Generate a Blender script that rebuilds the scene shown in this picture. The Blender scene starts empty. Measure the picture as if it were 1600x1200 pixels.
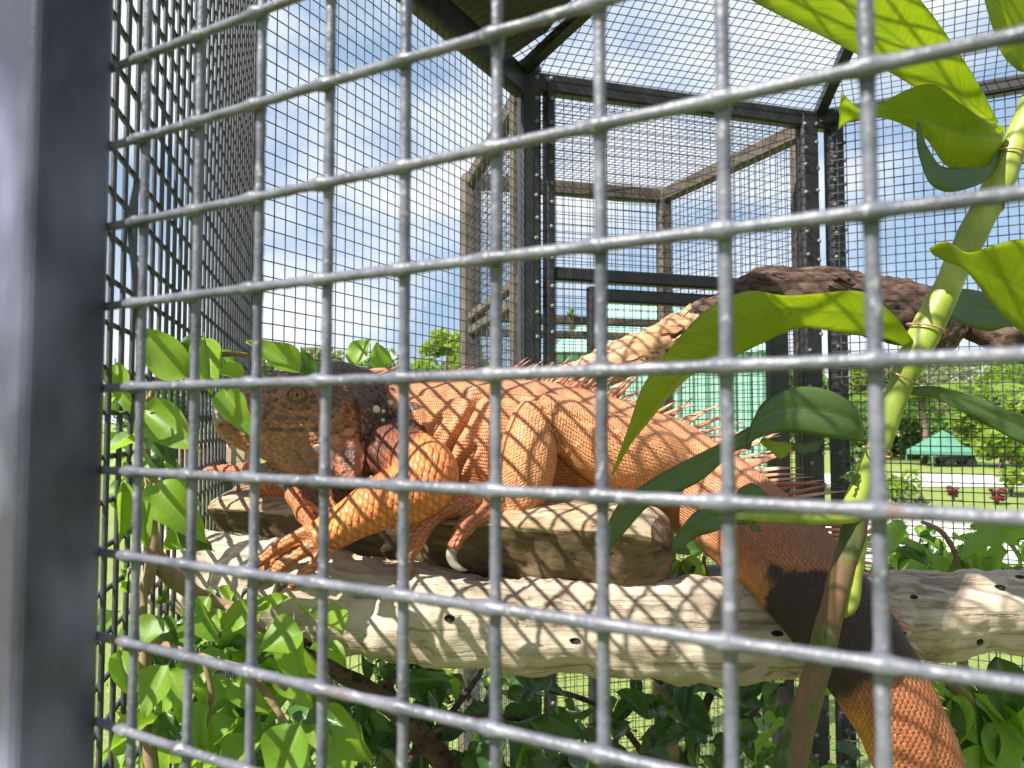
import bpy, bmesh, math, random
import numpy as np
from mathutils import Vector, Matrix, noise
from mathutils.bvhtree import BVHTree
random.seed(7)
R = math.radians
scene = bpy.context.scene
COL = scene.collection

# ------------------------------------------------------------------ camera, light
CZ = 1.45                       # eye height above the lawn
PITCH = math.atan(58/1200)
cam = bpy.data.cameras.new('camera'); camo = bpy.data.objects.new('camera', cam); COL.objects.link(camo)
camo.location = (0, 0, CZ); camo.rotation_euler = (math.pi/2+PITCH, 0, 0)
cam.sensor_width = 36; cam.lens = 27; cam.clip_start = .01; cam.clip_end = 600
cam.dof.use_dof = True; cam.dof.focus_distance = .66; cam.dof.aperture_fstop = 21
scene.camera = camo

SUN = Vector((-.53, -.44, .735)).normalized()
el = math.asin(SUN.z); az = math.atan2(SUN.x, SUN.y)
w = bpy.data.worlds.new('World'); scene.world = w; w.use_nodes = True
nt = w.node_tree; nt.nodes.clear()
out = nt.nodes.new('ShaderNodeOutputWorld'); bg = nt.nodes.new('ShaderNodeBackground')
sky = nt.nodes.new('ShaderNodeTexSky'); sky.sky_type = 'NISHITA'; sky.sun_disc = False
sky.sun_elevation = el; sky.sun_rotation = az; sky.air_density = 1.0; sky.dust_density = 1.2
tc = nt.nodes.new('ShaderNodeTexCoord'); mp = nt.nodes.new('ShaderNodeMapping'); mp.inputs['Scale'].default_value = (1, 1, 2.2)
nz = nt.nodes.new('ShaderNodeTexNoise'); nz.inputs['Scale'].default_value = 2.6; nz.inputs['Detail'].default_value = 5; nz.inputs['Roughness'].default_value = .5
cr = nt.nodes.new('ShaderNodeValToRGB'); cr.color_ramp.elements[0].position = .42; cr.color_ramp.elements[1].position = .60
mx = nt.nodes.new('ShaderNodeMix'); mx.data_type = 'RGBA'
sky_w = nt.nodes.new('ShaderNodeMix'); sky_w.data_type = 'RGBA'; sky_w.inputs['Factor'].default_value = .62; sky_w.inputs['B'].default_value = (4.4, 6.3, 8.9, 1)
mx.inputs['B'].default_value = (8.8, 9.2, 9.9, 1)
L = nt.links.new
L(tc.outputs['Generated'], mp.inputs['Vector']); L(mp.outputs[0], nz.inputs['Vector']); L(nz.outputs['Fac'], cr.inputs['Fac'])
L(cr.outputs['Color'], mx.inputs['Factor']); L(sky.outputs[0], sky_w.inputs['A']); L(sky_w.outputs['Result'], mx.inputs['A']); L(mx.outputs['Result'], bg.inputs['Color']); L(bg.outputs[0], out.inputs['Surface'])
bg.inputs['Strength'].default_value = .055
sl = bpy.data.lights.new('sun', 'SUN'); sl.energy = 5.0; sl.angle = R(.35); sl.color = (1, .95, .86)
so = bpy.data.objects.new('sun', sl); COL.objects.link(so); so.rotation_euler = (-SUN).to_track_quat('-Z', 'Y').to_euler(); so.location = (-3, -1, 6)
vs = scene.view_settings; vs.view_transform = 'Standard'; vs.look = 'None'; vs.exposure = 1.12; vs.gamma = 1
scene.cycles.max_bounces = 8; scene.cycles.transparent_max_bounces = 8; scene.cycles.use_denoising = True

# ------------------------------------------------------------------ helpers
CP, SP = math.cos(PITCH), math.sin(PITCH)
def P(px, py, Y):
    """the point Y metres ahead that stands at this place of the photograph"""
    a, b = (px-800)/1200, (600-py)/1200
    t = Y/(CP-b*SP)
    return Vector((a*t, Y, CZ+t*(SP+b*CP)))
def PX(n, Y): return n*Y/1200

def link(o, parent=None):
    COL.objects.link(o)
    if parent: o.parent = parent; o.matrix_parent_inverse = parent.matrix_world.inverted() if False else Matrix.Translation(-Vector(parent.location))
    return o
def tag(o, label=None, cat=None, group=None, kind=None):
    for k, v in (('label', label), ('category', cat), ('group', group), ('kind', kind)):
        if v: o[k] = v
    return o
def thing(name, loc, label, cat, group=None):
    o = bpy.data.objects.new(name, None); COL.objects.link(o); o.location = loc; o.empty_display_size = .1
    return tag(o, label, cat, group)
def mesh(name, verts, faces, mat, smooth=True, uv=None):
    me = bpy.data.meshes.new(name); me.from_pydata([tuple(v) for v in verts], [], faces)
    if smooth: me.polygons.foreach_set('use_smooth', [True]*len(me.polygons))
    if mat: me.materials.append(mat)
    if uv is not None:
        l = me.uv_layers.new(name='UVMap')
        idx = np.zeros(len(me.loops), int); me.loops.foreach_get('vertex_index', idx)
        l.data.foreach_set('uv', np.asarray(uv, float)[idx].ravel())
    return me
def obj(name, me, parent=None): return link(bpy.data.objects.new(name, me), parent)

def crom(pts, n):
    """Catmull-Rom through rows of numbers"""
    p = np.asarray(pts, float); m = len(p)
    q = np.vstack([2*p[0]-p[1], p, 2*p[-1]-p[-2]])
    out = []
    for t in np.linspace(0, m-1, n):
        i = min(int(t), m-2); f = t-i; a, b, c, d = q[i:i+4]
        out.append(.5*((2*b)+(c-a)*f+(2*a-5*b+4*c-d)*f*f+(3*b-a-3*c+d)*f**3))
    return np.array(out)

def tube_geo(c, ra, rb=None, seg=12, side=None, disp=None, caps=True):
    """closed tube: centres c (n,3), radii ra along 'up', rb along 'side'"""
    c = np.asarray(c, float); n = len(c); ra = np.broadcast_to(ra, (n,)); rb = ra if rb is None else np.broadcast_to(rb, (n,))
    T = np.gradient(c, axis=0); T /= np.linalg.norm(T, axis=1)[:, None]+1e-12
    V, uv = [], []
    S0 = np.array(side if side is not None else ((0, 1, 0) if abs(T[0][1]) < .9 else (1, 0, 0)), float)
    fr = []
    arc = np.concatenate([[0], np.cumsum(np.linalg.norm(np.diff(c, axis=0), axis=1))])
    for i in range(n):
        S = S0-T[i]*S0.dot(T[i]); S /= np.linalg.norm(S); N = np.cross(T[i], S)
        if side is None: S0 = S
        fr.append((S, N))
        for k in range(seg):
            a = 2*math.pi*k/seg
            p = c[i]+S*math.cos(a)*rb[i]+N*math.sin(a)*ra[i]
            if disp: p = p+(S*math.cos(a)+N*math.sin(a))*disp(arc[i], a, p)
            V.append(p); uv.append((arc[i], a/(2*math.pi)))
    F = [(i*seg+k, i*seg+(k+1) % seg, (i+1)*seg+(k+1) % seg, (i+1)*seg+k) for i in range(n-1) for k in range(seg)]
    if caps:
        F.append(tuple(range(seg))[::-1]); F.append(tuple((n-1)*seg+k for k in range(seg)))
    return V, F, uv, fr

class Geo:
    def __init__(s): s.v, s.f, s.uv = [], [], []
    def add(s, v, f, uv=None):
        o = len(s.v); s.v += [tuple(p) for p in v]; s.f += [tuple(i+o for i in q) for q in f]; s.uv += list(uv) if uv is not None else [(0, 0)]*len(v)
    def tube(s, c, r, rb=None, seg=8, **k):
        v, f, uv, _ = tube_geo(c, r, rb, seg, **k); s.add(v, f, uv)
    def wire(s, a, b, r, seg=6):
        a, b = Vector(a), Vector(b); d = (b-a).normalized(); x = d.orthogonal().normalized(); y = d.cross(x)
        v = [p+x*math.cos(2*math.pi*k/seg)*r+y*math.sin(2*math.pi*k/seg)*r for p in (a, b) for k in range(seg)]
        s.add(v, [(k, (k+1) % seg, seg+(k+1) % seg, seg+k) for k in range(seg)])
    def bar(s, a, b, w, h, up=(0, 0, 1), bev=.15):
        """a bevelled rectangular bar from a to b, w across and h along up"""
        a, b = Vector(a), Vector(b); d = (b-a).normalized(); u = Vector(up); u = (u-d*u.dot(d)).normalized(); x = d.cross(u)
        e = bev*min(w, h); pr = []
        for sx, sy in ((1, 1), (-1, 1), (-1, -1), (1, -1)):
            c1 = (sx*(w/2), sy*(h/2-e)); c2 = (sx*(w/2-e), sy*(h/2))
            pr += [c1, c2] if sx*sy > 0 else [c2, c1]
        v = [p+x*q[0]+u*q[1] for p in (a, b) for q in pr]
        s.add(v, [(k, (k+1) % 8, 8+(k+1) % 8, 8+k) for k in range(8)]+[tuple(range(8))[::-1], tuple(range(8, 16))])
    def build(s, name, mat, parent=None, smooth=False, kind=None):
        o = obj(name, mesh(name, s.v, s.f, mat, smooth, s.uv), parent)
        if kind: o['kind'] = kind
        return o

def grid_mesh(g, poly, u, step=.025, r=.0012, off=0, skip=None):
    """welded wire filling the convex planar polygon; u = direction of one set of wires"""
    poly = [Vector(p) for p in poly]; n = (poly[1]-poly[0]).cross(poly[2]-poly[0]).normalized()
    u = Vector(u); u = (u-n*u.dot(n)).normalized(); v = n.cross(u); o = poly[0]
    q = [((p-o).dot(u), (p-o).dot(v)) for p in poly]
    for ax in (0, 1):
        lo, hi = min(p[ax] for p in q), max(p[ax] for p in q)
        k = math.ceil((lo+.004)/step)
        while k*step < hi-.003:
            c = k*step; k += 1; xs = []
            for i in range(len(q)):
                a, b = q[i], q[(i+1) % len(q)]
                if (a[ax]-c)*(b[ax]-c) < 0:
                    f = (c-a[ax])/(b[ax]-a[ax]); xs.append(a[1-ax]+f*(b[1-ax]-a[1-ax]))
            if len(xs) >= 2:
                a, b = min(xs), max(xs); d = n*(off+(r*1.8 if ax else 0))
                pa = o+(u*c+v*a if ax == 0 else u*a+v*c)+d; pb = o+(u*c+v*b if ax == 0 else u*b+v*c)+d
                if skip and skip(pa, pb): continue
                g.wire(pa, pb, r)

# ------------------------------------------------------------------ materials
class M:
    def __init__(s, name):
        s.m = bpy.data.materials.new(name); s.m.use_nodes = True; s.t = s.m.node_tree; s.b = s.t.nodes['Principled BSDF']
        s.o = s.t.nodes['Material Output']
    def n(s, t, **k):
        x = s.t.nodes.new('ShaderNode'+t)
        for a, v in k.items():
            if a[0] == '_': setattr(x, a[1:], v)
            else:
                key = a.replace('_', ' ')
                x.inputs[key if key in x.inputs else int(a[1:])].default_value = v
        return x
    def l(s, a, b): s.t.links.new(a, b); return s
    def set(s, **k):
        for a, v in k.items(): s.b.inputs[a.replace('_', ' ')].default_value = v
        return s
    def coord(s, kind='Object', scale=(1, 1, 1)):
        c = s.n('TexCoord'); m = s.n('Mapping'); m.inputs['Scale'].default_value = scale; s.l(c.outputs[kind], m.inputs[0]); return m.outputs[0]
    def noise(s, vec, scale, detail=4, rough=.55):
        x = s.n('TexNoise', Scale=scale, Detail=detail, Roughness=rough); s.l(vec, x.inputs['Vector']); return x.outputs['Fac']
    def ramp(s, fac, stops):
        x = s.n('ValToRGB'); e = x.color_ramp.elements
        while len(e) < len(stops): e.new(.5)
        for i, (p, c) in enumerate(stops): e[i].position = p; e[i].color = (*c, 1) if len(c) == 3 else c
        s.l(fac, x.inputs['Fac']); return x.outputs['Color']
    def mix(s, f, a, b, mode='MIX'):
        x = s.n('Mix', _data_type='RGBA', _blend_type=mode)
        for sock, v in (('Factor', f), ('A', a), ('B', b)):
            if hasattr(v, 'links'): s.l(v, x.inputs[sock])
            else: x.inputs[sock].default_value = v if sock == 'Factor' else (*v, 1)
        return x.outputs['Result']
    def math(s, op, a, b=0.):
        x = s.n('Math', _operation=op)
        for i, v in enumerate((a, b)):
            if hasattr(v, 'links'): s.l(v, x.inputs[i])
            else: x.inputs[i].default_value = v
        return x.outputs[0]
    def col(s, c): s.l(c, s.b.inputs['Base Color']); return s
    def bump(s, h, st=.5, dist=.001):
        x = s.n('Bump', Strength=st, Distance=dist); s.l(h, x.inputs['Height']); s.l(x.outputs[0], s.b.inputs['Normal']); return s

def paint(name, c1, c2, sc=60, rough=.5, bst=.3, bd=.0006, metal=0):
    m = M(name); v = m.coord(); f = m.noise(v, sc, 5)
    m.col(m.ramp(f, [(.35, c1), (.68, c2)])); m.set(Roughness=rough, Metallic=metal); m.bump(m.noise(v, sc*6, 3), bst, bd); return m.m

MAT = {}
m = M('galvanised_wire'); v = m.coord(); f = m.noise(v, 70, 5); dr = m.noise(v, 330, 3); c = m.ramp(f, [(.35, (.068, .072, .092)), (.66, (.155, .158, .19))])
c = m.mix(m.math('MULTIPLY', m.math('GREATER_THAN', dr, .66), .55), c, (.34, .34, .37)); c = m.mix(m.math('MULTIPLY', m.math('GREATER_THAN', m.noise(v, 45, 5, .7), .67), .6), c, (.15, .085, .05))
m.col(c); m.set(Roughness=.38); m.bump(m.math('ADD', m.noise(v, 420, 3), dr), .7, .0005); MAT['wire_near'] = m.m
MAT['wire'] = paint('black_wire', (.03, .031, .036), (.07, .07, .08), 80, .5)
MAT['frame'] = paint('black_paint', (.012, .012, .014), (.032, .031, .033), 25, .42)
MAT['frame_worn'] = paint('weathered_frame', (.05, .042, .036), (.14, .105, .08), 14, .7)
# near post: dark enamel, dust specks, shadow and reflection blotches painted in the colour
m = M('dust_shade_post'); v = m.coord('Object', (1, 1, .6)); f = m.noise(v, 27, 2, .45); g = m.noise(v, 1500, 2); f2 = m.noise(v, 60, 5, .6)
c = m.ramp(m.math('ADD', m.math('MULTIPLY', f, .85), m.math('MULTIPLY', f2, .15)), [(.41, (.014, .013, .03)), (.50, (.06, .06, .10)), (.62, (.15, .148, .23))]); c = m.mix(m.math('MULTIPLY', g, .30), c, (.16, .15, .20))
m.col(c); m.set(Roughness=.36); m.bump(g, .3, .0003); MAT['post'] = m.m
# leaves
def leafmat(name, c1, c2, vein, trans, tw=.42, rough=.32, nv=9.):
    m = M(name); tcn = m.n('TexCoord'); sp = m.n('SeparateXYZ'); m.l(tcn.outputs['UV'], sp.inputs[0])
    u, vv = sp.outputs[0], sp.outputs[1]
    av = m.math('ABSOLUTE', vv)
    mid = m.math('LESS_THAN', av, .05)
    lat = m.math('FRACT', m.math('SUBTRACT', m.math('MULTIPLY', u, nv), m.math('MULTIPLY', av, 1.6)))
    lat = m.math('LESS_THAN', lat, .07)
    oi = m.n('ObjectInfo')
    ob = m.coord('Object'); f = m.noise(ob, 35, 3)
    base = m.mix(m.math('ADD', m.math('MULTIPLY', f, .45), m.math('MULTIPLY', oi.outputs['Random'], .7)), c1, c2)
    ve = m.math('MAXIMUM', mid, m.math('MULTIPLY', lat, .5))
    base = m.mix(m.math('MULTIPLY', ve, .6), base, vein)
    spots = m.math('GREATER_THAN', m.noise(ob, 90, 2), .74)
    base = m.mix(m.math('MULTIPLY', spots, .5), base, (.13, .075, .02))
    cx = m.n('CombineXYZ'); m.l(m.math('SUBTRACT', m.math('MULTIPLY', u, nv*7), m.math('MULTIPLY', av, 10)), cx.inputs[0]); m.l(m.math('MULTIPLY', vv, 1.5), cx.inputs[1])
    fine = m.noise(cx.outputs[0], 1., 2)
    base = m.mix(m.math('MULTIPLY', m.math('SUBTRACT', fine, .35), .7), base, tuple(x*.55 for x in c1))
    edge = m.math('GREATER_THAN', m.math('ADD', av, m.math('MULTIPLY', m.noise(ob, 70, 3), .16)), 1.075)
    base = m.mix(m.math('MULTIPLY', edge, .6), base, (.20, .13, .04))
    m.col(base); m.set(Roughness=rough); m.b.inputs['Specular IOR Level'].default_value = .85
    m.bump(m.math('ADD', ve, m.noise(ob, 120, 2)), .25, .0006)
    tr = m.n('BsdfTranslucent'); tcol = m.mix(m.math('MULTIPLY', m.math('ADD', f, m.math('MULTIPLY', m.math('SUBTRACT', fine, .5), 1.3)), .9), trans, (trans[0]*.5, trans[1]*.68, trans[2]*.6)); m.l(m.mix(m.math('MULTIPLY', edge, .5), m.mix(m.math('MULTIPLY', ve, .65), tcol, (trans[0]*.55, trans[1]*.66, trans[2])), (.30, .18, .04)), tr.inputs[0])
    mixs = m.n('MixShader', Fac=tw); m.l(m.b.outputs[0], mixs.inputs[1]); m.l(tr.outputs[0], mixs.inputs[2]); m.l(mixs.outputs[0], m.o.inputs[0])
    return m.m
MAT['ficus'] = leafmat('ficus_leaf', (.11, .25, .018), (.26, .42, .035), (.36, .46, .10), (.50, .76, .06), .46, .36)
MAT['ficus_dark'] = leafmat('ficus_leaf_dark', (.025, .075, .02), (.07, .16, .025), (.16, .26, .07), (.11, .22, .03), .25, .25)  # darker ficus copy; below the log its tone carries the log's shade
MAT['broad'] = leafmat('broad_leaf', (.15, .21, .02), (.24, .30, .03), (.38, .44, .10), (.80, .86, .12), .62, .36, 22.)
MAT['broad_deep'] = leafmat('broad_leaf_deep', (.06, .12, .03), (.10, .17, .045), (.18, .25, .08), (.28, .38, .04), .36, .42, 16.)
def foliage(name, c1, c2, trans):
    m = M(name); g = m.n('NewGeometry'); f = g.outputs['Random Per Island']
    c = m.mix(f, c1, c2); m.col(c); m.set(Roughness=.55)
    tr = m.n('BsdfTranslucent'); tr.inputs[0].default_value = (*trans, 1)
    mixs = m.n('MixShader', Fac=.4); m.l(m.b.outputs[0], mixs.inputs[1]); m.l(tr.outputs[0], mixs.inputs[2]); m.l(mixs.outputs[0], m.o.inputs[0]); return m.m
MAT['fol_lime'] = foliage('lime_foliage', (.12, .22, .02), (.24, .34, .04), (.40, .52, .05))
MAT['fol_mid'] = foliage('mid_foliage', (.05, .13, .02), (.12, .22, .035), (.2, .36, .05))
MAT['fol_olive'] = foliage('olive_foliage', (.12, .15, .06), (.22, .25, .10), (.3, .36, .12))
MAT['fol_red'] = foliage('red_foliage', (.14, .025, .035), (.27, .05, .06), (.3, .05, .05))
# wood
def wood(name, stops, axis=(4, 40, 40), bst=.7, bd=.003, crack=True, sc=6.):
    m = M(name); tcn = m.n('TexCoord'); mp = m.n('Mapping'); mp.inputs['Scale'].default_value = axis; m.l(tcn.outputs['Object'], mp.inputs[0])
    f = m.noise(mp.outputs[0], sc*.35, 8, .65); big = m.noise(tcn.outputs['Object'], 14, 4); h = f
    if crack:                                   # long drying checks that run with the grain
        m2 = m.n('Mapping'); m2.inputs['Scale'].default_value = (2.5, 110, 110); m.l(tcn.outputs['Object'], m2.inputs[0])
        n2 = m.noise(m2.outputs[0], 1.6, 5, .6); m3 = m.n('MapRange'); m3.inputs['From Min'].default_value = .30; m3.inputs['From Max'].default_value = .43; m.l(n2, m3.inputs['Value'])
        f = m.math('ADD', m.math('MULTIPLY', f, .55), m.math('MULTIPLY', n2, .45)); h = m.math('ADD', f, m.math('MULTIPLY', m3.outputs[0], .8))
    c = m.ramp(m.math('ADD', m.math('MULTIPLY', f, .6), m.math('MULTIPLY', big, .4)), stops)
    if crack: c = m.mix(m.math('MULTIPLY', m.math('SUBTRACT', 1., m3.outputs[0]), .32), c, (.13, .09, .06))
    m.col(c); m.set(Roughness=.85); m.b.inputs['Specular IOR Level'].default_value = .2; m.bump(h, bst, bd); return m.m
MAT['log'] = wood('weathered_log', [(.40, (.25, .195, .145)), (.48, (.41, .335, .26)), (.57, (.55, .46, .36))])
MAT['plank'] = wood('split_wood', [(.38, (.16, .10, .055)), (.48, (.31, .215, .13)), (.58, (.50, .385, .27))])
MAT['endgrain'] = wood('end_grain', [(.35, (.07, .042, .028)), (.6, (.20, .125, .085))], (30, 30, 30))
MAT['bark'] = wood('bark', [(.33, (.03, .02, .018)), (.5, (.085, .052, .04)), (.68, (.20, .13, .10))], (14, 30, 30), 1, .004)
MAT['bark_pale'] = wood('stripped_bark', [(.38, (.34, .15, .07)), (.5, (.54, .30, .17)), (.62, (.66, .44, .29))], (10, 30, 30), .8, .003)
MAT['twig'] = wood('twig', [(.35, (.16, .10, .055)), (.65, (.36, .26, .16))], (20, 20, 20), .5, .001, False)
MAT['plank_side'] = wood('shaded_brown_wood', [(.32, (.055, .038, .022)), (.48, (.13, .09, .05)), (.66, (.24, .175, .11))])  # browner wood, with the shade of the plank front painted into the colour
MAT['block'] = wood('pale_block', [(.35, (.36, .26, .18)), (.65, (.52, .40, .29))], (10, 10, 40), .4, .001)
m = M('green_stem'); v = m.coord('Object', (1, 1, .35)); f = m.noise(v, 60, 4)
m.col(m.ramp(f, [(.35, (.17, .23, .03)), (.65, (.33, .38, .06))])); m.set(Roughness=.45); m.bump(f, .3, .001); MAT['stem'] = m.m
m = M('old_stem'); v = m.coord('Object', (1, 1, .6)); f = m.noise(v, 34, 6, .6)
m.col(m.ramp(f, [(.42, (.045, .065, .015)), (.47, (.10, .12, .035)), (.50, (.12, .07, .035)), (.62, (.19, .10, .05))])); m.set(Roughness=.7); m.bump(m.noise(v, 140, 4), .5, .0015); MAT['stem_old'] = m.m
def plain(name, c, rough=.6, var=.25, sc=8):
    return paint(name, tuple(x*(1-var) for x in c), tuple(min(1, x*(1+var)) for x in c), sc, rough, .2, .002)
MAT['mint'] = plain('mint_cladding', (.27, .50, .39), .55, .06, 2)
MAT['mint_roof'] = plain('green_roof', (.085, .23, .165), .8, .1, 2)
MAT['conc'] = plain('pale_concrete', (.52, .50, .46), .9, .1, 3)
MAT['roof_sheet'] = plain('old_roof_sheet', (.11, .10, .075), .8, .3, 5)
MAT['trunk'] = plain('tree_trunk', (.16, .11, .08), .9, .3, 10)
MAT['white'] = plain('white_paint', (.75, .75, .73), .6, .05)
MAT['grey'] = plain('grey_paint', (.2, .2, .21), .6, .2)
m = M('lawn'); v = m.coord('Object'); f = m.noise(v, 1.2, 6, .7); g = m.noise(v, 45, 4)
m.col(m.ramp(m.math('ADD', m.math('MULTIPLY', f, .5), m.math('MULTIPLY', g, .5)), [(.33, (.14, .20, .035)), (.66, (.27, .33, .075))])); m.set(Roughness=.9); m.bump(g, 1, .03); MAT['lawn'] = m.m
m = M('soil'); v = m.coord('Object'); f = m.noise(v, 30, 6, .7)
m.col(m.ramp(f, [(.35, (.05, .035, .022)), (.65, (.16, .11, .07))])); m.set(Roughness=.95); m.bump(f, 1, .02); MAT['soil'] = m.m

# ------------------------------------------------------------------ ground
def sheet(name, pts, z, mat, nx=1):
    return tag(obj(name, mesh(name, [(x, y, z) for x, y in pts], [tuple(range(len(pts)))], mat, False)), kind='structure')
sheet('lawn', [(-250, -60), (250, -60), (250, 400), (-250, 400)], 0, MAT['lawn'])

# ------------------------------------------------------------------ the octagonal aviary
H = CZ+.917
C8 = [Vector((-.189, .271)), Vector((-.407, 1.18)), Vector((.021, 2.005)), Vector((.93, 2.285)),
      Vector((1.733, 1.856)), Vector((2.02, .97)), Vector((1.60, .14)), Vector((.60, -.185))]
ctr = Vector((.80, 1.06)); APEX = Vector((ctr.x, ctr.y, H+.33))
sheet('soil_bed', [tuple(p+(p-ctr)*.02) for p in C8], .004, MAT['soil'])
tc_ = ctr
def V3(p, z): return Vector((p.x, p.y, z))
av = thing('aviary', (ctr.x, ctr.y, 0), 'octagonal black wire mesh aviary with pitched roof around the iguana', 'aviary')
# near wall: single wires
nv = Vector((.5, .8660)); dv = Vector((-.8660, .5)); PLN = .141
def MP(u, z, off=0): q = nv*(PLN+off)+dv*u; return Vector((q.x, q.y, CZ+z))
WR = .00132
def near_wire(a, b, horiz, cross):
    n = max(60, int((a-b).length/.0016)); c = [a.lerp(b, i/(n-1)) for i in range(n)]
    ph = random.random()*100; Ld = (b-a).length
    c = [p+Vector((noise.noise((i*.006+ph, 0, 0)), noise.noise((i*.006+ph, 5, 0)), noise.noise((i*.006+ph, 9, 0))))*.0011 for i, p in enumerate(c)]
    rr = []
    for i in range(n):
        s = i/(n-1)*Ld
        d = min(abs(s-x) for x in cross)
        rr.append(WR*(1+.15*noise.noise((s*160+ph, 3, 0))+.09*noise.noise((s*420+ph, 7, 0))+(.48 if horiz else .25)*math.exp(-(d/.0020)**2)))
    g = Geo(); g.tube(c, np.array(rr), seg=10, disp=lambda s, a, p: .00009*noise.noise((s*700+ph, a*1.3, 1)))
    return g.build('wire', MAT['wire_near'], av, True)
HZ = [.0102+.025*k for k in range(-6, 6)]
UK = [.0117+.025*k for k in range(-3, 10)]
for h in HZ: near_wire(MP(UK[0]-.01, h), MP(.2375, h), True, [.01+.025*k for k in range(13)])
for u in UK: near_wire(MP(u, HZ[0]-.012, .0023), MP(u, HZ[-1]+.012, .0023), False, [.012+.025*k for k in range(12)])
g = Geo()
uend = (C8[7]-nv*PLN).dot(dv)
for k in range(-40, 12):
    u = .0117+.025*k
    if uend+.02 < u < .30:
        if -3 <= k <= 9:
            g.wire(MP(u, -1.43, .0023), MP(u, HZ[0]-.0125, .0023), .0013); g.wire(MP(u, HZ[-1]+.0125, .0023), MP(u, .90, .0023), .0013)
        else: g.wire(MP(u, -1.43, .0023), MP(u, .90, .0023), .0013)
for k in range(-57, 36):
    h = .0102+.025*k
    if -6 <= k <= 5: g.wire(MP(uend+.02, h), MP(UK[0]-.0105, h), .0013)
    else: g.wire(MP(uend+.02, h), MP(.29, h), .0013)
tag(g.build('wire_mesh', MAT['wire_near'], av, True), kind='stuff')
# near post (25 mm deep tube with a bead)
g = Geo(); a = MP(.2615, -1.45, -.0125); b = MP(.2615, .93, -.0125)
g.bar(a, b, .0249, .077, up=(dv.x, dv.y, 0), bev=.09)
o = g.build('post', MAT['post'], av); 
bv = o.modifiers.new('b', 'BEVEL'); bv.width = .0012; bv.segments = 2
tag(o, 'wide black post with dust specks and painted shade blotches close to the lens')
g = Geo(); g.bar(MP(.300, -1.45, .016), MP(.300, .93, .016), .03, .05, up=(dv.x, dv.y, 0)); g.build('post', MAT['frame'], av)
# a bent tie wire at the post
tie = [MP(.2205, .075, .006), MP(.2190, .060, .003), MP(.2165, .040, .004), MP(.2175, .018, .006), MP(.2200, .0, .006)]
g = Geo(); g.tube(crom([tuple(p) for p in tie], 30), .0011, seg=8); g.build('tie_wire', MAT['wire'], av, True)
# other walls
for i in (0, 1, 2, 3, 4, 5, 6):
    a, b = C8[i], C8[i+1]; e = (b-a).normalized(); g = Geo()
    ins = .024 if i else .03
    grid_mesh(g, [V3(a+e*ins, .03), V3(b-e*.02, .03), V3(b-e*.02, H-.02), V3(a+e*ins, H-.02)], (0, 0, 1), .025, .0017 if i == 0 else (.0016 if i == 3 else .00108))
    tag(g.build('wire_mesh', MAT['wire'], av, True), kind='stuff')
    if i != 2:
        g = Geo(); hh = .075 if i == 1 else .045
        g.bar(V3(a, H-hh/2+.02), V3(b, H-hh/2+.02), .04, hh); g.build('eave_beam', MAT['frame'], av)
        g = Geo(); g.bar(V3(a, .03), V3(b, .03), .035, .05); g.build('bottom_rail', MAT['frame'], av)
for i in (1, 4, 5, 6, 7):
    g = Geo(); p = C8[i]; g.bar(V3(p, 0), V3(p, H), .03, .03, up=((p-ctr).x, (p-ctr).y, 0)); g.build('post', MAT['frame'], av)
for i in range(8):
    p = C8[i]; g = Geo(); g.bar(V3(p, H+.012), APEX, .03, .035); g.build('rafter', MAT['frame'], av)
    q = C8[(i+1) % 8]; g = Geo()
    grid_mesh(g, [V3(p, H+.006), V3(q, H+.006), APEX+Vector((0, 0, .004))], ((q-p).x, (q-p).y, 0), .025, .0012)
    tag(g.build('roof_mesh', MAT['wire'], av, True), kind='stuff')
# one roof sector is boarded over with an old sheet
p, q = C8[1], C8[2]
A_, B_ = V3(p, H+.040), V3(q, H+.040); T_ = APEX+Vector((0, 0, .030))
B2 = B_.lerp(A_, .015); pts = [A_, B2, B2.lerp(T_, .10), B2.lerp(T_, .17)+Vector((-.022, 0, 0)), B2.lerp(T_, .24)+Vector((-.018, .0, 0)), B2.lerp(T_, .30), T_]
g = Geo(); n = len(pts); up = Vector((0, 0, .004))
ov = (Vector((p.x+q.x, p.y+q.y, 0))/2-Vector((ctr.x, ctr.y, 0))).normalized()*.05
pts[0] += ov; pts[1] += ov
g.add(pts+[x+up for x in pts], [tuple(range(n))[::-1], tuple(range(n, 2*n))]+[(k, (k+1) % n, n+(k+1) % n, n+k) for k in range(n)])
g.build('roof_sheet', MAT['roof_sheet'], av)
# door wall
a, b = C8[2], C8[3]; e = (b-a).normalized()
def DW(px):                     # point of the door wall seen in this column
    k = (px-800)/1200; t = (k*a.y-a.x)/(e.x-k*e.y); return a+e*t
def vbar(name, px, wpx, z0, z1, mat, parent, depth=.04, off=0, lab=None):
    p = DW(px)+Vector((-e.y, e.x))*off; wd = wpx*p.y/1200/ abs(e.x)
    g = Geo(); g.bar(V3(p, z0), V3(p, z1), wd, depth, up=(-e.y, e.x, 0)); o = g.build(name, mat, parent); 
    if lab: o['label'] = lab
    return o
def hbar(name, x0, x1, z, h, mat, parent, depth=.035, off=0):
    s = Vector((-e.y, e.x))*off
    g = Geo(); g.bar(V3(DW(x0)+s, z), V3(DW(x1)+s, z), depth, h); return g.build(name, mat, parent)
vbar('post', 827, 32, 0, H+.03, MAT['frame'], av, .045); vbar('post', 858, 13, 0, H, MAT['frame'], av)
vbar('post', 1268, 30, 0, H, MAT['frame'], av, .04); vbar('post', 1311, 25, 0, H+.03, MAT['frame'], av, .04)
hbar('eave_beam', 818, 1300, H-.012, .052, MAT['frame'], av)
hbar('transom', 868, 1250, CZ+.392, .036, MAT['frame'], av)
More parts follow.
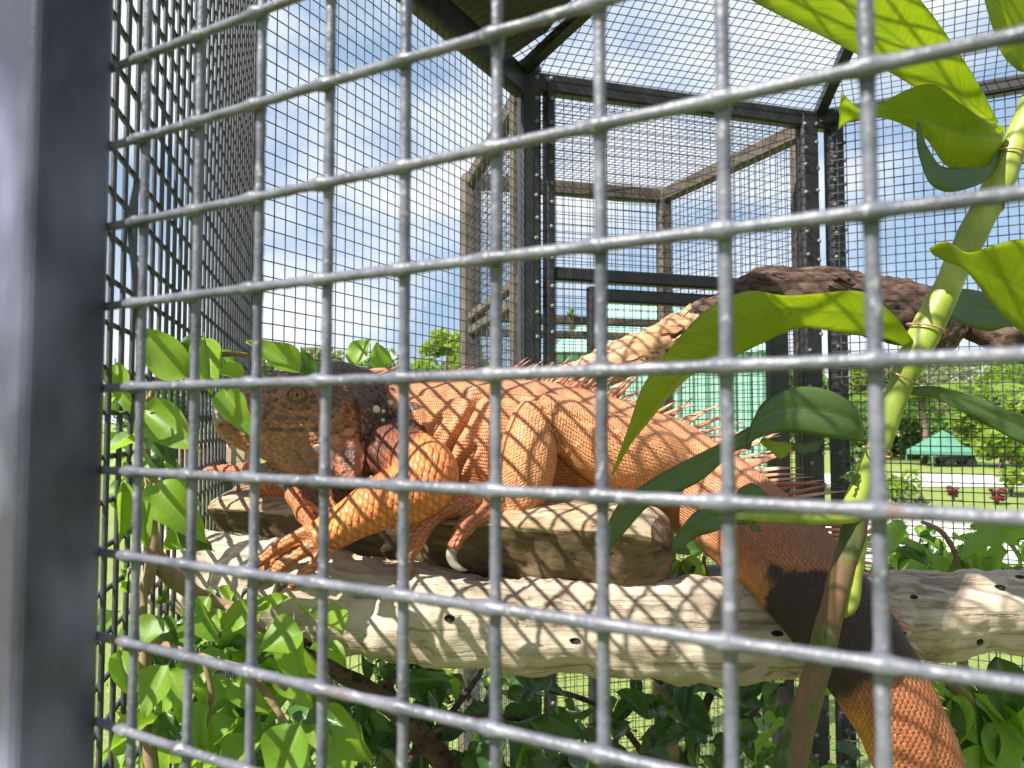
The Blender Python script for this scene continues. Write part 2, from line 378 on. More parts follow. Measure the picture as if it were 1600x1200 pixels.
def staples(name, pts, parent, nrm):
    g = Geo(); nrm = Vector(nrm)
    for p in pts:
        v, f, _, _ = tube_geo([p, p+nrm*.004, p+nrm*.006], np.array([.0062, .0058, .001]), seg=7); g.add(v, f)
    return tag(g.build(name, MAT['grey'], parent, True), kind='stuff')
inn = Vector((e.y, -e.x)); pts = []
for px in (858, 1258, 1276, 1303, 1319, 835):
    z = .2
    while z < H: pts.append(V3(DW(px+random.uniform(-1, 1))+inn*.0225, z)); z += random.uniform(.05, .09)
staples('bolt', pts, av, (inn.x, inn.y, 0))
dr = Geo(); dr.bar(V3(DW(932), .06), V3(DW(932), CZ+.362), .046, .036, up=(-e.y, e.x, 0))
door = dr.build('door', MAT['frame'], av)
for nm, args in (('stile', (1216,)), ):
    pass
g = Geo(); g.bar(V3(DW(1216), .06), V3(DW(1216), CZ+.362), .058, .036, up=(-e.y, e.x, 0)); g.build('stile', MAT['frame'], door)
for z in (CZ+.340, CZ-.42, .085):
    g = Geo(); g.bar(V3(DW(946), z), V3(DW(1199), z), .034, .036); g.build('rail', MAT['frame'], door)

# entry cage behind the door
ec = thing('entry_cage', (.35, 2.55, 0), 'boxy mesh entry cage with flat mesh roof behind the aviary door', 'cage')
A, B, C, D = Vector((.03, 2.06)), Vector((.895, 2.345)), Vector((.606, 3.03)), Vector((-.154, 2.836))
for p, wd in ((C, .05), (D, .068), (A+Vector((-.02, .03)), .03), (B+Vector((0, .03)), .035)):
    g = Geo(); g.bar(V3(p, 0), V3(p, H-.0), wd, wd, up=((D-A).x, (D-A).y, 0)); g.build('post', MAT['frame_worn'], ec)
for p, q in ((A, D), (D, C), (C, B)):
    g = Geo(); g.bar(V3(p, H-.02), V3(q, H-.02), .04, .055); g.build('top_beam', MAT['frame_worn'], ec)
    f = (q-p).normalized(); g = Geo()
    grid_mesh(g, [V3(p+f*.01, .03), V3(q-f*.01, .03), V3(q-f*.01, H-.02), V3(p+f*.01, H-.02)], (0, 0, 1), .025, .0012)
    tag(g.build('wire_mesh', MAT['wire'], ec, True), kind='stuff')
    if q != B:
        for z in (.385, .330):
            g = Geo(); g.bar(V3(p, CZ+z), V3(q, CZ+z), .03, .03); g.build('rail', MAT['frame_worn'], ec)
g = Geo(); grid_mesh(g, [V3(A, H+.012), V3(B, H+.012), V3(C, H+.012), V3(D, H+.012)], ((B-A).x, (B-A).y, 0), .025, .0012)
tag(g.build('roof_mesh', MAT['wire'], ec, True), kind='stuff')
# ------------------------------------------------------------------ perches
def px_path(rows, n):
    """rows (px, py, Y, radius in px) -> smooth centres and radii"""
    r = crom(rows, n); c = np.array([tuple(P(x, y, Y)) for x, y, Y, _ in r]); return c, r[:, 3]*r[:, 2]/1200
def nz3(p, s, o=0): return noise.fractal(Vector((p[0]*s+o, p[1]*s, p[2]*s)), .8, 2.0, 4)
c, r = px_path([(235, 872, .665, 40), (262, 884, .66, 54), (330, 902, .65, 64), (450, 930, .64, 78), (600, 950, .635, 75), (750, 964, .63, 74), (900, 974, .63, 73),
                (1050, 976, .63, 72), (1200, 975, .635, 72), (1350, 968, .64, 70), (1500, 958, .65, 64), (1650, 955, .66, 66), (1800, 950, .67, 66)], 260)
r = r*np.interp(np.arange(260), [0, 4, 12], [.55, .85, 1])
def logdisp(s, a, p): return .0075*nz3(p, 9, 2)+.003*noise.noise((p[0]*5, p[1]*45, p[2]*45))+.004*nz3(p, 22)+.0016*noise.noise((p[0]*9, p[1]*160, p[2]*160))+.0022*nz3(p, 60, 4)
g = Geo(); g.tube(c, r, seg=72, side=(0, 1, 0), disp=logdisp)
log = g.build('log', MAT['log'], None, True); tag(log, 'long pale weathered log lying below the plank and the iguana', 'log')
bvh_log = BVHTree.FromPolygons([Vector(v) for v in g.v], g.f)
def hit(bvh, px, py):
    o = Vector((0, 0, CZ)); d = (P(px, py, 1)-o).normalized(); h = bvh.ray_cast(o, d); return h[0], h[1]
MAT['hole'] = plain('dark_hollow', (.012, .009, .007), .95)
for px, py, sx, sy in ((1593, 902, 9, 3), (1562, 918, 9, 4), (1428, 933, 6, 3), (1408, 990, 9, 4), (1531, 1003, 6, 5), (1215, 990, 9, 4), (898, 1001, 8, 4), (702, 966, 8, 5)):
    p, n = hit(bvh_log, px, py)
    if p is None: continue
    k = p.y/1200; x = Vector((1, 0, 0)); x = (x-n*x.dot(n)).normalized(); y = n.cross(x)
    vs_ = [p+n*(.0012 if j == 0 else .0002)+(x*math.cos(t*math.pi/7)*sx+y*math.sin(t*math.pi/7)*sy)*k*(.8 if j == 0 else 1)*(1+.2*random.random()) for j in range(2) for t in range(14)]
    gg = Geo(); gg.add(vs_, [(i, (i+1) % 14, 14+(i+1) % 14, 14+i) for i in range(14)]+[tuple(range(14))]); gg.build('worm_hole', MAT['hole'], log, True)

# plank: half a split trunk, flat side tucked under
aL, aR = P(306, 792, .722), P(1012, 835, .575)
ax = aR-aL; LEN = ax.length; ax.normalize(); dp = Vector((-ax.y, ax.x, 0)).normalized(); upv = ax.cross(dp)
prof = [(0, 0), (.010, .0085), (.035, .0165), (.06, .019), (.09, .015), (.112, .002), (.120, -.018), (.112, -.040), (.09, -.050), (.06, -.053), (.050, -.0525), (.038, -.0475), (.028, -.036), (.017, -.021), (.006, -.007)]
pr = crom(prof+[prof[0]], 72)[:-1]
NS = 170; g = Geo(); V = []
for i in range(NS):
    t = i/(NS-1); base = aL+ax*(LEN*t)
    th = np.interp(t, [0, .03, .5, 1], [1.0, .98, 1.05, 1.12])
    for j, (d, h) in enumerate(pr):
        d2, h2 = d*np.interp(t, [0, 1], [.95, .86]), h*(th if h < 0 else 1)
        p = base+dp*d2+upv*h2
        o_ = Vector((d-.06, h+.017)).normalized(); nn = dp*o_.x+upv*o_.y
        p = p+nn*(.0040*nz3(p, 16, 3)+.0013*noise.noise((p.x*12, p.y*170, p.z*170))+.0012*nz3(p, 70))
        ed = 1-.30*max(0, (t-.93)/.07)**2.2-.25*max(0, (.04-t)/.04)**2; cc = base+dp*.058+upv*-.018; p = cc+(p-cc)*ed
        if t > .97: p = p+ax*(.006*noise.noise((d*40, h*40, 1)))
        V.append(p)
m_ = len(pr)
g.add(V, [(i*m_+j, i*m_+(j+1) % m_, (i+1)*m_+(j+1) % m_, (i+1)*m_+j) for i in range(NS-1) for j in range(m_)]+[tuple(range(m_))[::-1]])
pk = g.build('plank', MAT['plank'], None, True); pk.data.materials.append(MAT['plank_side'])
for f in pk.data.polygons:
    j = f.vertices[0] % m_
    if 1.2+2.6*noise.noise(Vector((f.center.x*22, 3, f.center.y*8)))+1.2*noise.noise(f.center*70) < m_-1-j < m_*.62: f.material_index = 1  # front faces take the shade-toned brown wood, along a wavy edge
tag(pk, 'thick split wood plank under the iguana resting on the long log', 'plank')
# end face, split by a crack, turned a little to the lens
g = Geo(); ring = [Vector(v) for v in V[-m_:]]; cen = sum(ring, Vector())/m_
rings = [ring]+[[cen+(p-cen)*f+ax*(.012*(1-f*f)+.0022*noise.noise(p*60+Vector((f*5, 0, 0)))) for p in ring] for f in (.95, .85, .7, .5, .3, .12)]
vv = [p for q in rings for p in q]
for k, p in enumerate(vv):
    d = (p-cen).dot(dp); h = (p-cen).dot(upv)
    ck = h-(.006+.25*d+.003*math.sin(d*300))
    if abs(ck) < .0022 and k >= m_: vv[k] = p-ax*.006
g.add(vv, [(i*m_+j, i*m_+(j+1) % m_, (i+1)*m_+(j+1) % m_, (i+1)*m_+j) for i in range(len(rings)-1) for j in range(m_)]+[tuple((len(rings)-1)*m_+j for j in range(m_))])
g.build('cut_end', MAT['endgrain'], pk, True)
# pale block of wood behind the snout
g = Geo(); q = P(330, 716, .93)
g.bar(q+Vector((-.035, .0, 0)), q+Vector((.04, .012, -.004)), .05, .046, bev=.12); bl = g.build('wood_block', MAT['block']); tag(bl, 'pale offcut of wood standing on the plank behind the snout of the iguana', 'wood block')
# thick barked branch
c, r = px_path([(850, 612, .95, 18), (900, 592, .95, 24), (960, 566, .95, 31), (1050, 530, .96, 36), (1120, 498, .97, 38), (1190, 466, .98, 42), (1260, 462, .99, 40), (1330, 468, 1.0, 42), (1400, 487, 1.0, 50),
                (1450, 505, 1.0, 46), (1490, 528, 1.0, 34)], 170)
g = Geo(); g.tube(c, r, seg=48, disp=lambda s, a, p: .006*nz3(p, 16)+.004*nz3(p, 55, 9))
nf = len(g.f); me = mesh('branch', g.v, g.f, MAT['bark'], True); me.materials.append(MAT['bark_pale'])
for f in me.polygons:
    ce = sum((Vector(g.v[i]) for i in f.vertices), Vector())/len(f.vertices)
    if ce.x/ce.y*1200+800 + 60*noise.noise(ce*30)+40*noise.noise(Vector((ce.x*20, ce.y*120, ce.z*120))) < 1068: f.material_index = 1
br = obj('branch', me); tag(br, 'thick barked branch rising behind the back of the iguana, pale where stripped', 'branch')
bvh_br = BVHTree.FromPolygons([Vector(v) for v in g.v], g.f)
c, r = px_path([(1420, 500, 1.02, 30), (1480, 492, 1.01, 26), (1540, 518, 1.0, 24), (1610, 552, .98, 22), (1720, 600, .97, 22)], 60)
g = Geo(); g.tube(c, r, seg=20, disp=lambda s, a, p: .003*nz3(p, 30)); g.build('side_limb', MAT['bark'], br, True)
for k in range(44):
    px = random.uniform(950, 1440); py = np.interp(px, [930, 1050, 1190, 1330, 1440], [572, 528, 466, 468, 505])+random.uniform(-38, 34)
    p, n = hit(bvh_br, px, py)
    if p is None: continue
    x = Vector((1, 0, .35*(1 if px < 1190 else -.4))); x = (x-n*x.dot(n)).normalized(); y = n.cross(x); lx, ly = random.uniform(.006, .018), random.uniform(.003, .007)
    m8 = 9; rim = [p+n*(.0012+.0018*(math.sin(t*2*math.pi/m8+k) > .3))+x*math.cos(t*2*math.pi/m8)*lx*random.uniform(.7, 1.2)+y*math.sin(t*2*math.pi/m8)*ly*random.uniform(.7, 1.2) for t in range(m8)]
    gg = Geo(); gg.add(rim+[q-n*.003 for q in rim]+[p+n*.002], [(t, (t+1) % m8, 2*m8) for t in range(m8)]+[(t, m8+t, m8+(t+1) % m8, (t+1) % m8) for t in range(m8)])
    gg.build('bark_flake', MAT['bark_pale'] if px < 1090 else MAT['bark'], br)

# ------------------------------------------------------------------ the iguana
IG = P(700, 720, .7); ig = thing('iguana', (IG.x, IG.y, IG.z), 'large orange iguana with spiny crest and dark banded tail sprawled on the plank', 'iguana')
# rows: px, py, Y, half height px (across the path), half width m
TRUNK = [(552, 655, .692, 60, .030), (590, 664, .700, 70, .037), (640, 680, .712, 88, .048), (700, 692, .722, 100, .057), (760, 698, .727, 106, .061), (830, 702, .728, 108, .062), (900, 708, .726, 102, .060), (980, 718, .718, 88, .053),
         (1045, 738, .708, 80, .046), (1105, 774, .688, 77, .040), (1165, 818, .655, 77, .035), (1225, 872, .612, 77, .030), (1288, 942, .577, 76, .026), (1345, 1022, .558, 73, .024), (1398, 1110, .55, 69, .022),
         (1438, 1200, .548, 65, .020), (1470, 1310, .55, 60, .018), (1490, 1450, .545, 50, .015), (1500, 1620, .545, 38, .011), (1500, 1850, .55, 22, .006), (1495, 2000, .55, 6, .002)]
HEAD = [(600, 655, .694, 66, .030), (575, 656, .690, 82, .035), (545, 660, .684, 97, .0395), (512, 664, .679, 99, .0405), (480, 660, .676, 90, .038), (450, 655, .674, 76, .034), (420, 652, .672, 66, .030), (390, 650, .670, 57, .026),
        (362, 648, .669, 45, .021), (345, 647, .669, 33, .016), (337, 647, .669, 18, .009)]
LIMBS = {
 'fore': [(585, 700, .680, 40, .018), (612, 705, .662, 46, .024), (650, 722, .632, 47, .025), (668, 742, .616, 48, .0255), (640, 768, .610, 48, .025), (595, 786, .604, 42, .0215), (550, 812, .597, 33, .0165), (517, 831, .592, 31, .0150), (492, 845, .589, 28, .012)],
 'fore_far': [(560, 735, .705, 30, .016), (520, 752, .698, 26, .013), (490, 772, .69, 20, .010), (470, 782, .685, 17, .008)],
 'thigh': [(1040, 728, .690, 52, .030), (1000, 716, .672, 58, .033), (950, 702, .664, 58, .032), (900, 674, .660, 47, .026), (858, 646, .656, 34, .020), (838, 634, .655, 22, .014)],
 'shin': [(838, 636, .656, 26, .014), (832, 660, .651, 36, .019), (826, 700, .645, 45, .024), (820, 740, .642, 46, .0245), (815, 775, .641, 38, .020), (800, 797, .641, 24, .014), (765, 796, .638, 21, .0115), (725, 790, .632, 21, .0115), (700, 788, .628, 16, .009)],
}
DIG = {
 'fore': [[(500, 828, .588, 14), (466, 838, .583, 11.5), (436, 855, .582, 11), (414, 871, .584, 9.5), (399, 884, .587, 7.5)],
          [(500, 846, .586, 13), (468, 866, .577, 10.5), (440, 885, .576, 10.5), (422, 896, .579, 9), (408, 905, .583, 6.5)],
          [(514, 856, .586, 13), (494, 880, .577, 11), (476, 897, .576, 10.5), (463, 909, .579, 9), (452, 917, .583, 6.5)],
          [(490, 836, .594, 10), (448, 858, .598, 8), (416, 888, .600, 7.5), (398, 906, .600, 7), (391, 918, .601, 5)],
          [(515, 835, .600, 13), (520, 812, .610, 12), (513, 785, .618, 11), (508, 765, .622, 9)]],
 'fore_far': [[(500, 835, .600, 12), (484, 815, .612, 14), (468, 792, .622, 13), (455, 768, .632, 12)],
              [(478, 774, .69, 14), (450, 766, .685, 11), (415, 768, .68, 9), (395, 775, .675, 7)],
              [(400, 730, .70, 12), (370, 738, .71, 11), (340, 736, .72, 10), (318, 740, .72, 8)]],
 'shin': [[(735, 786, .630, 18), (692, 794, .620, 18), (660, 824, .612, 17), (642, 858, .609, 14), (634, 888, .609, 11), (632, 912, .610, 8)],
          [(780, 796, .636, 18), (748, 806, .622, 16), (726, 824, .614, 14), (712, 846, .611, 13), (709, 858, .611, 10)],
          [(760, 792, .640, 16), (712, 792, .640, 14), (676, 800, .638, 12), (655, 812, .634, 10)]],
}
def loft(rows, n):
    q = crom(rows, n); c = np.array([tuple(P(*t[:3])) for t in q]); hh = q[:, 3]*q[:, 2]/1200
    hw = q[:, 4] if q.shape[1] > 4 else hh*.95
    return c, hh, hw
g = Geo(); CURVES = []
def add_loft(kind, rows, n, side=None, seg=28):
    c, hh, hw = loft(rows, n); v, f, uv, fr = tube_geo(c, hh, hw, seg, side=side)
    # rounded end caps
    g.add(v, f); CURVES.append((kind, c, hh, hw, fr))
add_loft('trunk', TRUNK, 420, (0, 1, 0), 40); add_loft('head', HEAD, 110, (0, 1, 0), 40)
for k, v in LIMBS.items(): add_loft('limb_'+k, v, 110, (0, 1, 0) if k in ('thigh',) else None)
for k, L_ in DIG.items():
    for row in L_:
        q = crom(row, 40); q[:, 3] *= 1+.13*np.sin(np.linspace(0, 1, 40)*math.pi*5)
        c = np.array([tuple(P(*t[:3])) for t in q]); hh = q[:, 3]*q[:, 2]/1200
        v, f, uv, fr = tube_geo(c, hh, None, 14); g.add(v, f); CURVES.append(('digit_'+k, c, hh, hh, fr))
def blob(px, py, Y, rx, ry, rz):
    p = P(px, py, Y); bm = bmesh.new(); bmesh.ops.create_icosphere(bm, subdivisions=3, radius=1)
    g.add([(p.x+v.co.x*rx, p.y+v.co.y*ry, p.z+v.co.z*rz) for v in bm.verts], [[v.index for v in f.verts] for f in bm.faces]); bm.free()
blob(510, 768, .680, .030, .010, .020); blob(450, 742, .678, .035, .009, .014)      # dewlap
blob(352, 640, .668, .0105, .0135, .013)                                          # rounded nose
blob(462, 588, .655, .022, .012, .006); blob(466, 618, .646, .013, .008, .011)      # brow, eye socket
blob(540, 715, .664, .026, .020, .027)                                            # jowl
blob(640, 690, .690, .03, .035, .04); blob(1040, 745, .690, .035, .03, .035)
tmp = obj('tmp', mesh('tmp', g.v, g.f, None)); rm = tmp.modifiers.new('r', 'REMESH'); rm.mode = 'VOXEL'; rm.voxel_size = .0015
sm = tmp.modifiers.new('s', 'SMOOTH'); sm.iterations = 6; sm.factor = .5
dg = bpy.context.evaluated_depsgraph_get(); ev = tmp.evaluated_get(dg); me = bpy.data.meshes.new_from_object(ev)
bpy.data.objects.remove(tmp)
N = len(me.vertices); co = np.zeros(N*3); me.vertices.foreach_get('co', co); co = co.reshape(N, 3)
no = np.zeros(N*3); me.vertices.foreach_get('normal', no); no = no.reshape(N, 3)
# for every vertex: which limb, how far along, which angle round it
best = np.full(N, 1e9); S = np.zeros(N); TH = np.zeros(N); RR = np.zeros(N); KI = np.zeros(N, int); FR = np.zeros(N)
kinds = [k[0] for k in CURVES]
for ci, (kind, c, hh, hw, fr) in enumerate(CURVES):
    arc = np.concatenate([[0], np.cumsum(np.linalg.norm(np.diff(c, axis=0), axis=1))])
    S_ = np.array([f[0] for f in fr]); N_ = np.array([f[1] for f in fr])
    for b0 in range(0, N, 20000):
        x = co[b0:b0+20000]; D = ((x[:, None, :]-c[None])**2).sum(2); j = D.argmin(1)
        d = x-c[j]; a1 = (d*S_[j]).sum(1)/hw[j]; a2 = (d*N_[j]).sum(1)/hh[j]; e_ = np.sqrt(a1**2+a2**2)
        e_ = np.abs(e_-1)*hh[j]+(np.sqrt(D[np.arange(len(j)), j])-np.maximum(hh[j], hw[j])*1.15).clip(0)*2
        ok = e_ < best[b0:b0+20000]; sl_ = slice(b0, b0+20000)
        best[sl_] = np.where(ok, e_, best[sl_]); S[sl_] = np.where(ok, arc[j], S[sl_]); TH[sl_] = np.where(ok, np.arctan2(a2, -a1), TH[sl_])
        RR[sl_] = np.where(ok, (hh[j]+hw[j])/2, RR[sl_]); KI[sl_] = np.where(ok, ci, KI[sl_]); FR[sl_] = np.where(ok, arc[j]/arc[-1], FR[sl_])
kn = np.array(kinds)[KI]
ppx = 800+co[:, 0]/co[:, 1]*1200*1.0; ppy = 600-((co[:, 2]-CZ)/co[:, 1]*CP-SP)/(CP+(co[:, 2]-CZ)/co[:, 1]*SP)*1200   # place along the flank, used to lay out the markings
near = (no[:, 1] < .35)
# folds of loose skin on the flank
def crease(pts, wd, dep):
    q = crom(pts, 60); d = np.sqrt(((ppx[:, None]-q[None, :, 0])**2+(ppy[:, None]-q[None, :, 1])**2)).min(1)
    return -dep*np.exp(-(d/wd)**2)+dep*.45*np.exp(-((d-wd*2.0)/(wd*1.1))**2)
dsp = np.zeros(N)
fold_ok = near & (kn == 'trunk')
for pts, wd, dep in (([(748, 622), (728, 660), (705, 700), (692, 745)], 6, .0050), ([(742, 700), (722, 722), (708, 752)], 5, .0034), ([(688, 655), (668, 680), (655, 705)], 5, .0028), ([(640, 650), (652, 672), (640, 700), (620, 712)], 5, .0034),
                     ([(622, 640), (636, 660), (628, 690)], 4, .0026), ([(775, 640), (770, 690), (772, 740)], 5, .003), ([(1000, 668), (1010, 700), (1006, 745)], 4, .003), ([(978, 690), (985, 715), (980, 742)], 3.5, .002),
                     ([(992, 680), (998, 705), (994, 740)], 3.5, .002), ([(700, 612), (760, 622), (830, 618)], 5, .0016), ([(620, 612), (690, 620), (740, 616)], 4, .0016), ([(1020, 640), (1080, 690), (1120, 740)], 6, .0015)):
    dsp += np.where(fold_ok, crease(pts, wd, dep), 0)
limb_ok = near & ((kn == 'limb_thigh') | (kn == 'limb_shin'))
for pts, wd, dep in (([(850, 640), (862, 668), (880, 700)], 4, .002), ([(862, 636), (880, 660), (900, 690)], 3.5, .0015), ([(870, 640), (905, 655), (960, 672)], 4, .0018)): dsp += np.where(limb_ok, crease(pts, wd, dep), 0)
hd = near & (kn == 'head')
for pts, wd, dep in (([(345, 664), (400, 664), (460, 662), (490, 660)], 2.2, .0022), ([(355, 622), (385, 650)], 3, .0008), ([(555, 630), (566, 680), (572, 730)], 4, .004), ([(440, 632), (465, 640), (488, 628)], 2, .0016),
                     ([(440, 600), (465, 593), (492, 602)], 2.4, .0018), ([(545, 640), (540, 655), (543, 668)], 4, .003)): dsp += np.where(hd, crease(pts, wd, dep), 0)
lump = np.array([noise.noise(Vector(p)*55)*.0011 for p in co]); dsp += lump*np.where(kn == 'trunk', 1, .6)
co2 = co+no*dsp[:, None]; me.vertices.foreach_set('co', co2.ravel()); me.update()
# scale rows: a cell of this pattern is one scale
row = np.where(kn == 'trunk', np.interp(S, [0, .30, .44, .60, .80, 1.2], [.0022, .0024, .0034, .0046, .0054, .006]), .0055)
cs = np.linspace(0, 1.6, 1600); cu = np.concatenate([[0], np.cumsum(1/np.interp(cs, [0, .30, .44, .60, .80, 1.2], [.0022, .0024, .0034, .0046, .0054, .006])[:-1]*(cs[1]-cs[0]))])
u = np.where(kn == 'trunk', np.interp(S, cs, cu), S/.0058); ncol = np.interp(S, [0, .30, .46, .62, .9], [150, 145, 92, 54, 44])
v = np.where(kn == 'trunk', TH/(2*math.pi)*ncol, TH*RR/.0056)
hl = (kn == 'limb_thigh') | (kn == 'limb_shin'); sc_ = np.where(hl, .0031, 1); u = np.where(hl, S/.0026, u); v = np.where(hl, TH*RR/.0026, v)
dgm = np.char.startswith(kn, 'digit'); u = np.where(dgm, S/.0042, u); v = np.where(dgm, TH*RR/.0042, v)
fa = kn == 'limb_fore'; u = np.where(fa, (co[:, 0]*.8-co[:, 2]*.6)/.0054, u); v = np.where(fa, (co[:, 0]*.6+co[:, 2]*.8)/.0048, v)
h_ = kn == 'head'; u = np.where(h_, co[:, 0]/.0042, u); v = np.where(h_, co[:, 2]/.0042, v)
rnd = np.where(h_, .75, np.where(kn == 'trunk', .12, .28))
v2 = v+.5*np.floor(u)*0
at = me.attributes.new('skin_uv', 'FLOAT_VECTOR', 'POINT'); at.data.foreach_set('vector', np.stack([u+v*.5, v*.866, rnd], 1).ravel())
# colours of the skin
nzv = np.array([noise.fractal(Vector(p)*38, .8, 2, 4) for p in co]); nz2 = np.array([noise.noise(Vector(p)*16) for p in co])
cl = np.tile(np.array([.68, .285, .125]), (N, 1))
def blend(mask, c):
    global cl
    k = np.clip(mask, 0, 1)[:, None]; cl = cl*(1-k)+np.array(c)*k
def sstep(x, a, b): t = np.clip((x-a)/(b-a+1e-9), 0, 1); return t*t*(3-2*t)
tr = kn == 'trunk'; upk = np.sin(TH)                                  # 1 on the back, -1 on the belly
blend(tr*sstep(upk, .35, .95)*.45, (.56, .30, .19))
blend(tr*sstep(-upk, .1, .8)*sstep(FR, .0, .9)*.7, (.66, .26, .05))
blend(np.where(tr, sstep(nzv, .05, .5)*.4, 0), (.42, .14, .06)); blend(np.where(tr, sstep(-nzv, .25, .6)*.45, 0), (.62, .36, .22)); blend(np.where(tr | hl, sstep(nz2, .25, .55)*.3, 0), (.36, .17, .10))
st = S+.02*nz2; q_ = lambda x: x
t_at = lambda px: float(np.interp(px, [t[0] for t in TRUNK[:16]], np.linspace(0, 1, 0) if False else [0]*16)) if False else 0
arcT = np.concatenate([[0], np.cumsum(np.linalg.norm(np.diff(CURVES[0][1], axis=0), axis=1))]); pxT = 800+CURVES[0][1][:, 0]/CURVES[0][1][:, 1]*1200
def s_at(px): return float(arcT[np.argmin(np.abs(pxT[:330]-px))])
st = S+.011*nzv+.003*nz2
blend(tr*sstep(st, s_at(1120), s_at(1185))*.85, (.33, .125, .06))
blend(tr*sstep(st, s_at(1200), s_at(1235))*sstep(upk, -.2, .7)*.6, (.20, .085, .05))
blend(tr*sstep(st-.018*upk, s_at(1254), s_at(1264))*(1-sstep(st-.006*upk, s_at(1352), s_at(1370)))*.97, (.022, .018, .018))
blend(tr*sstep(st, s_at(1358), s_at(1376))*.9, (.33, .11, .045))
blend(tr*sstep(st, s_at(1130), s_at(1250))*(1-sstep(st, s_at(1255), s_at(1265))*(1-sstep(st, s_at(1360), s_at(1375))))*sstep(-upk, .5, .95)*.8, (.66, .27, .05))
blend(tr*sstep(st-.004*upk, s_at(1432), s_at(1440))*(1-sstep(st, s_at(1460), s_at(1466)))*.9, (.05, .03, .03))
blend(tr*(1-sstep(ppx, 585, 632))*.93, (.035, .027, .027))
blend(tr*(1-sstep(ppx, 600, 650))*sstep(ppy, 690, 720)*.8, (.13, .06, .04))
# head
blend(h_*1., (.42, .18, .085)); blend(h_*sstep(ppy, 640, 668)*.6, (.48, .21, .10)); blend(h_*(1-sstep(ppy, 590, 612))*.85, (.085, .075, .075))
blend(h_*(1-sstep(ppx, 352, 366))*(1-sstep(ppy, 655, 668)), (.52, .42, .34))
blend(h_*sstep(ppx, 556, 572)*.9, (.05, .035, .033)); blend(h_*sstep(ppx, 500, 515)*(1-sstep(ppy, 640, 655))*.75, (.11, .07, .055))
blend(h_*np.exp(-((ppx-541)/10)**2-((ppy-645)/22)**2)*.95, (.42, .15, .06)); blend(h_*np.exp(-((ppx-525)/18)**2-((ppy-676)/10)**2)*.8, (.42, .18, .09))
blend(h_*np.exp(-((ppy-662)/3.5)**2)*sstep(ppx, 365, 385)*(1-sstep(ppx, 488, 500))*.8, (.48, .24, .12))
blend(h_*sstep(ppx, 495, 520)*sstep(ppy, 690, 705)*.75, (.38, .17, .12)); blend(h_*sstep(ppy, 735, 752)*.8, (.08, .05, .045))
blend(h_*sstep(nzv, .0, .5)*.35, (.12, .08, .06))
blend(np.char.startswith(kn, 'limb_fore')*.9, (.66, .21, .06)); blend(dgm*.9, (.56, .20, .08)); blend(((kn == 'digit_shin'))*.6, (.34, .12, .065))
blend((kn == 'digit_fore_far')*.8, (.42, .13, .05))
blend((kn == 'limb_fore')*np.exp(-((ppx-515)/28)**2-((ppy-818)/14)**2)*.7, (.70, .42, .10))
fl_ = (kn == 'limb_fore'); blend(fl_*(1-sstep(ppx+(ppy-755), 566, 590))*(1-sstep(ppy, 752, 764))*.95, (.09, .04, .03))
blend((kn == 'limb_fore')*np.where(nzv > .25, .25, 0), (.50, .13, .045))
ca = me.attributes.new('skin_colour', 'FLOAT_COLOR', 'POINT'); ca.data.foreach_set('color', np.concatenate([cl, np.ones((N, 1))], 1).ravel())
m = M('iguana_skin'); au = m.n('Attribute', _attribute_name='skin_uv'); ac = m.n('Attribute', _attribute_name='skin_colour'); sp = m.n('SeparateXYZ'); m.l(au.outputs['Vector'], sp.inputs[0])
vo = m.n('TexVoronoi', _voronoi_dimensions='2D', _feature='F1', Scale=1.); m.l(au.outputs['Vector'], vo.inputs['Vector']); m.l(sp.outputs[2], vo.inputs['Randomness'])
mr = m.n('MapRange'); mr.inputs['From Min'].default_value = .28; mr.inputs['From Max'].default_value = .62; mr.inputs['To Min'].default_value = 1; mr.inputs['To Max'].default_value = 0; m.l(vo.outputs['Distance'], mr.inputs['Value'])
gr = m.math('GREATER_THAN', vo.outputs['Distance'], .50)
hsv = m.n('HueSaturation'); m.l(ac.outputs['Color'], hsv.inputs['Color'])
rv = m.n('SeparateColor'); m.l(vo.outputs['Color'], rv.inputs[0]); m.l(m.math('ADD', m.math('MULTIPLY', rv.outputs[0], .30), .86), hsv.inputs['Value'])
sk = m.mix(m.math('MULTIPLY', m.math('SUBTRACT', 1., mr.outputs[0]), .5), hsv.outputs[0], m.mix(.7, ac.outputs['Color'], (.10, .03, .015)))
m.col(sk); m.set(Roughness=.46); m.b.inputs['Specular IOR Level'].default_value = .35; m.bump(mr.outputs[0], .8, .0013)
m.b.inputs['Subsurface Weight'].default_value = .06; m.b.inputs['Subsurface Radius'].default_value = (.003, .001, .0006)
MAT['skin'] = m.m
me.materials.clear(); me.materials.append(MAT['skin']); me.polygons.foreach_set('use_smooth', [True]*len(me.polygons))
me.name = 'body'; body = obj('body', me, ig)
bvh = BVHTree.FromPolygons([Vector(p) for p in co2], [tuple(p.vertices) for p in me.polygons])
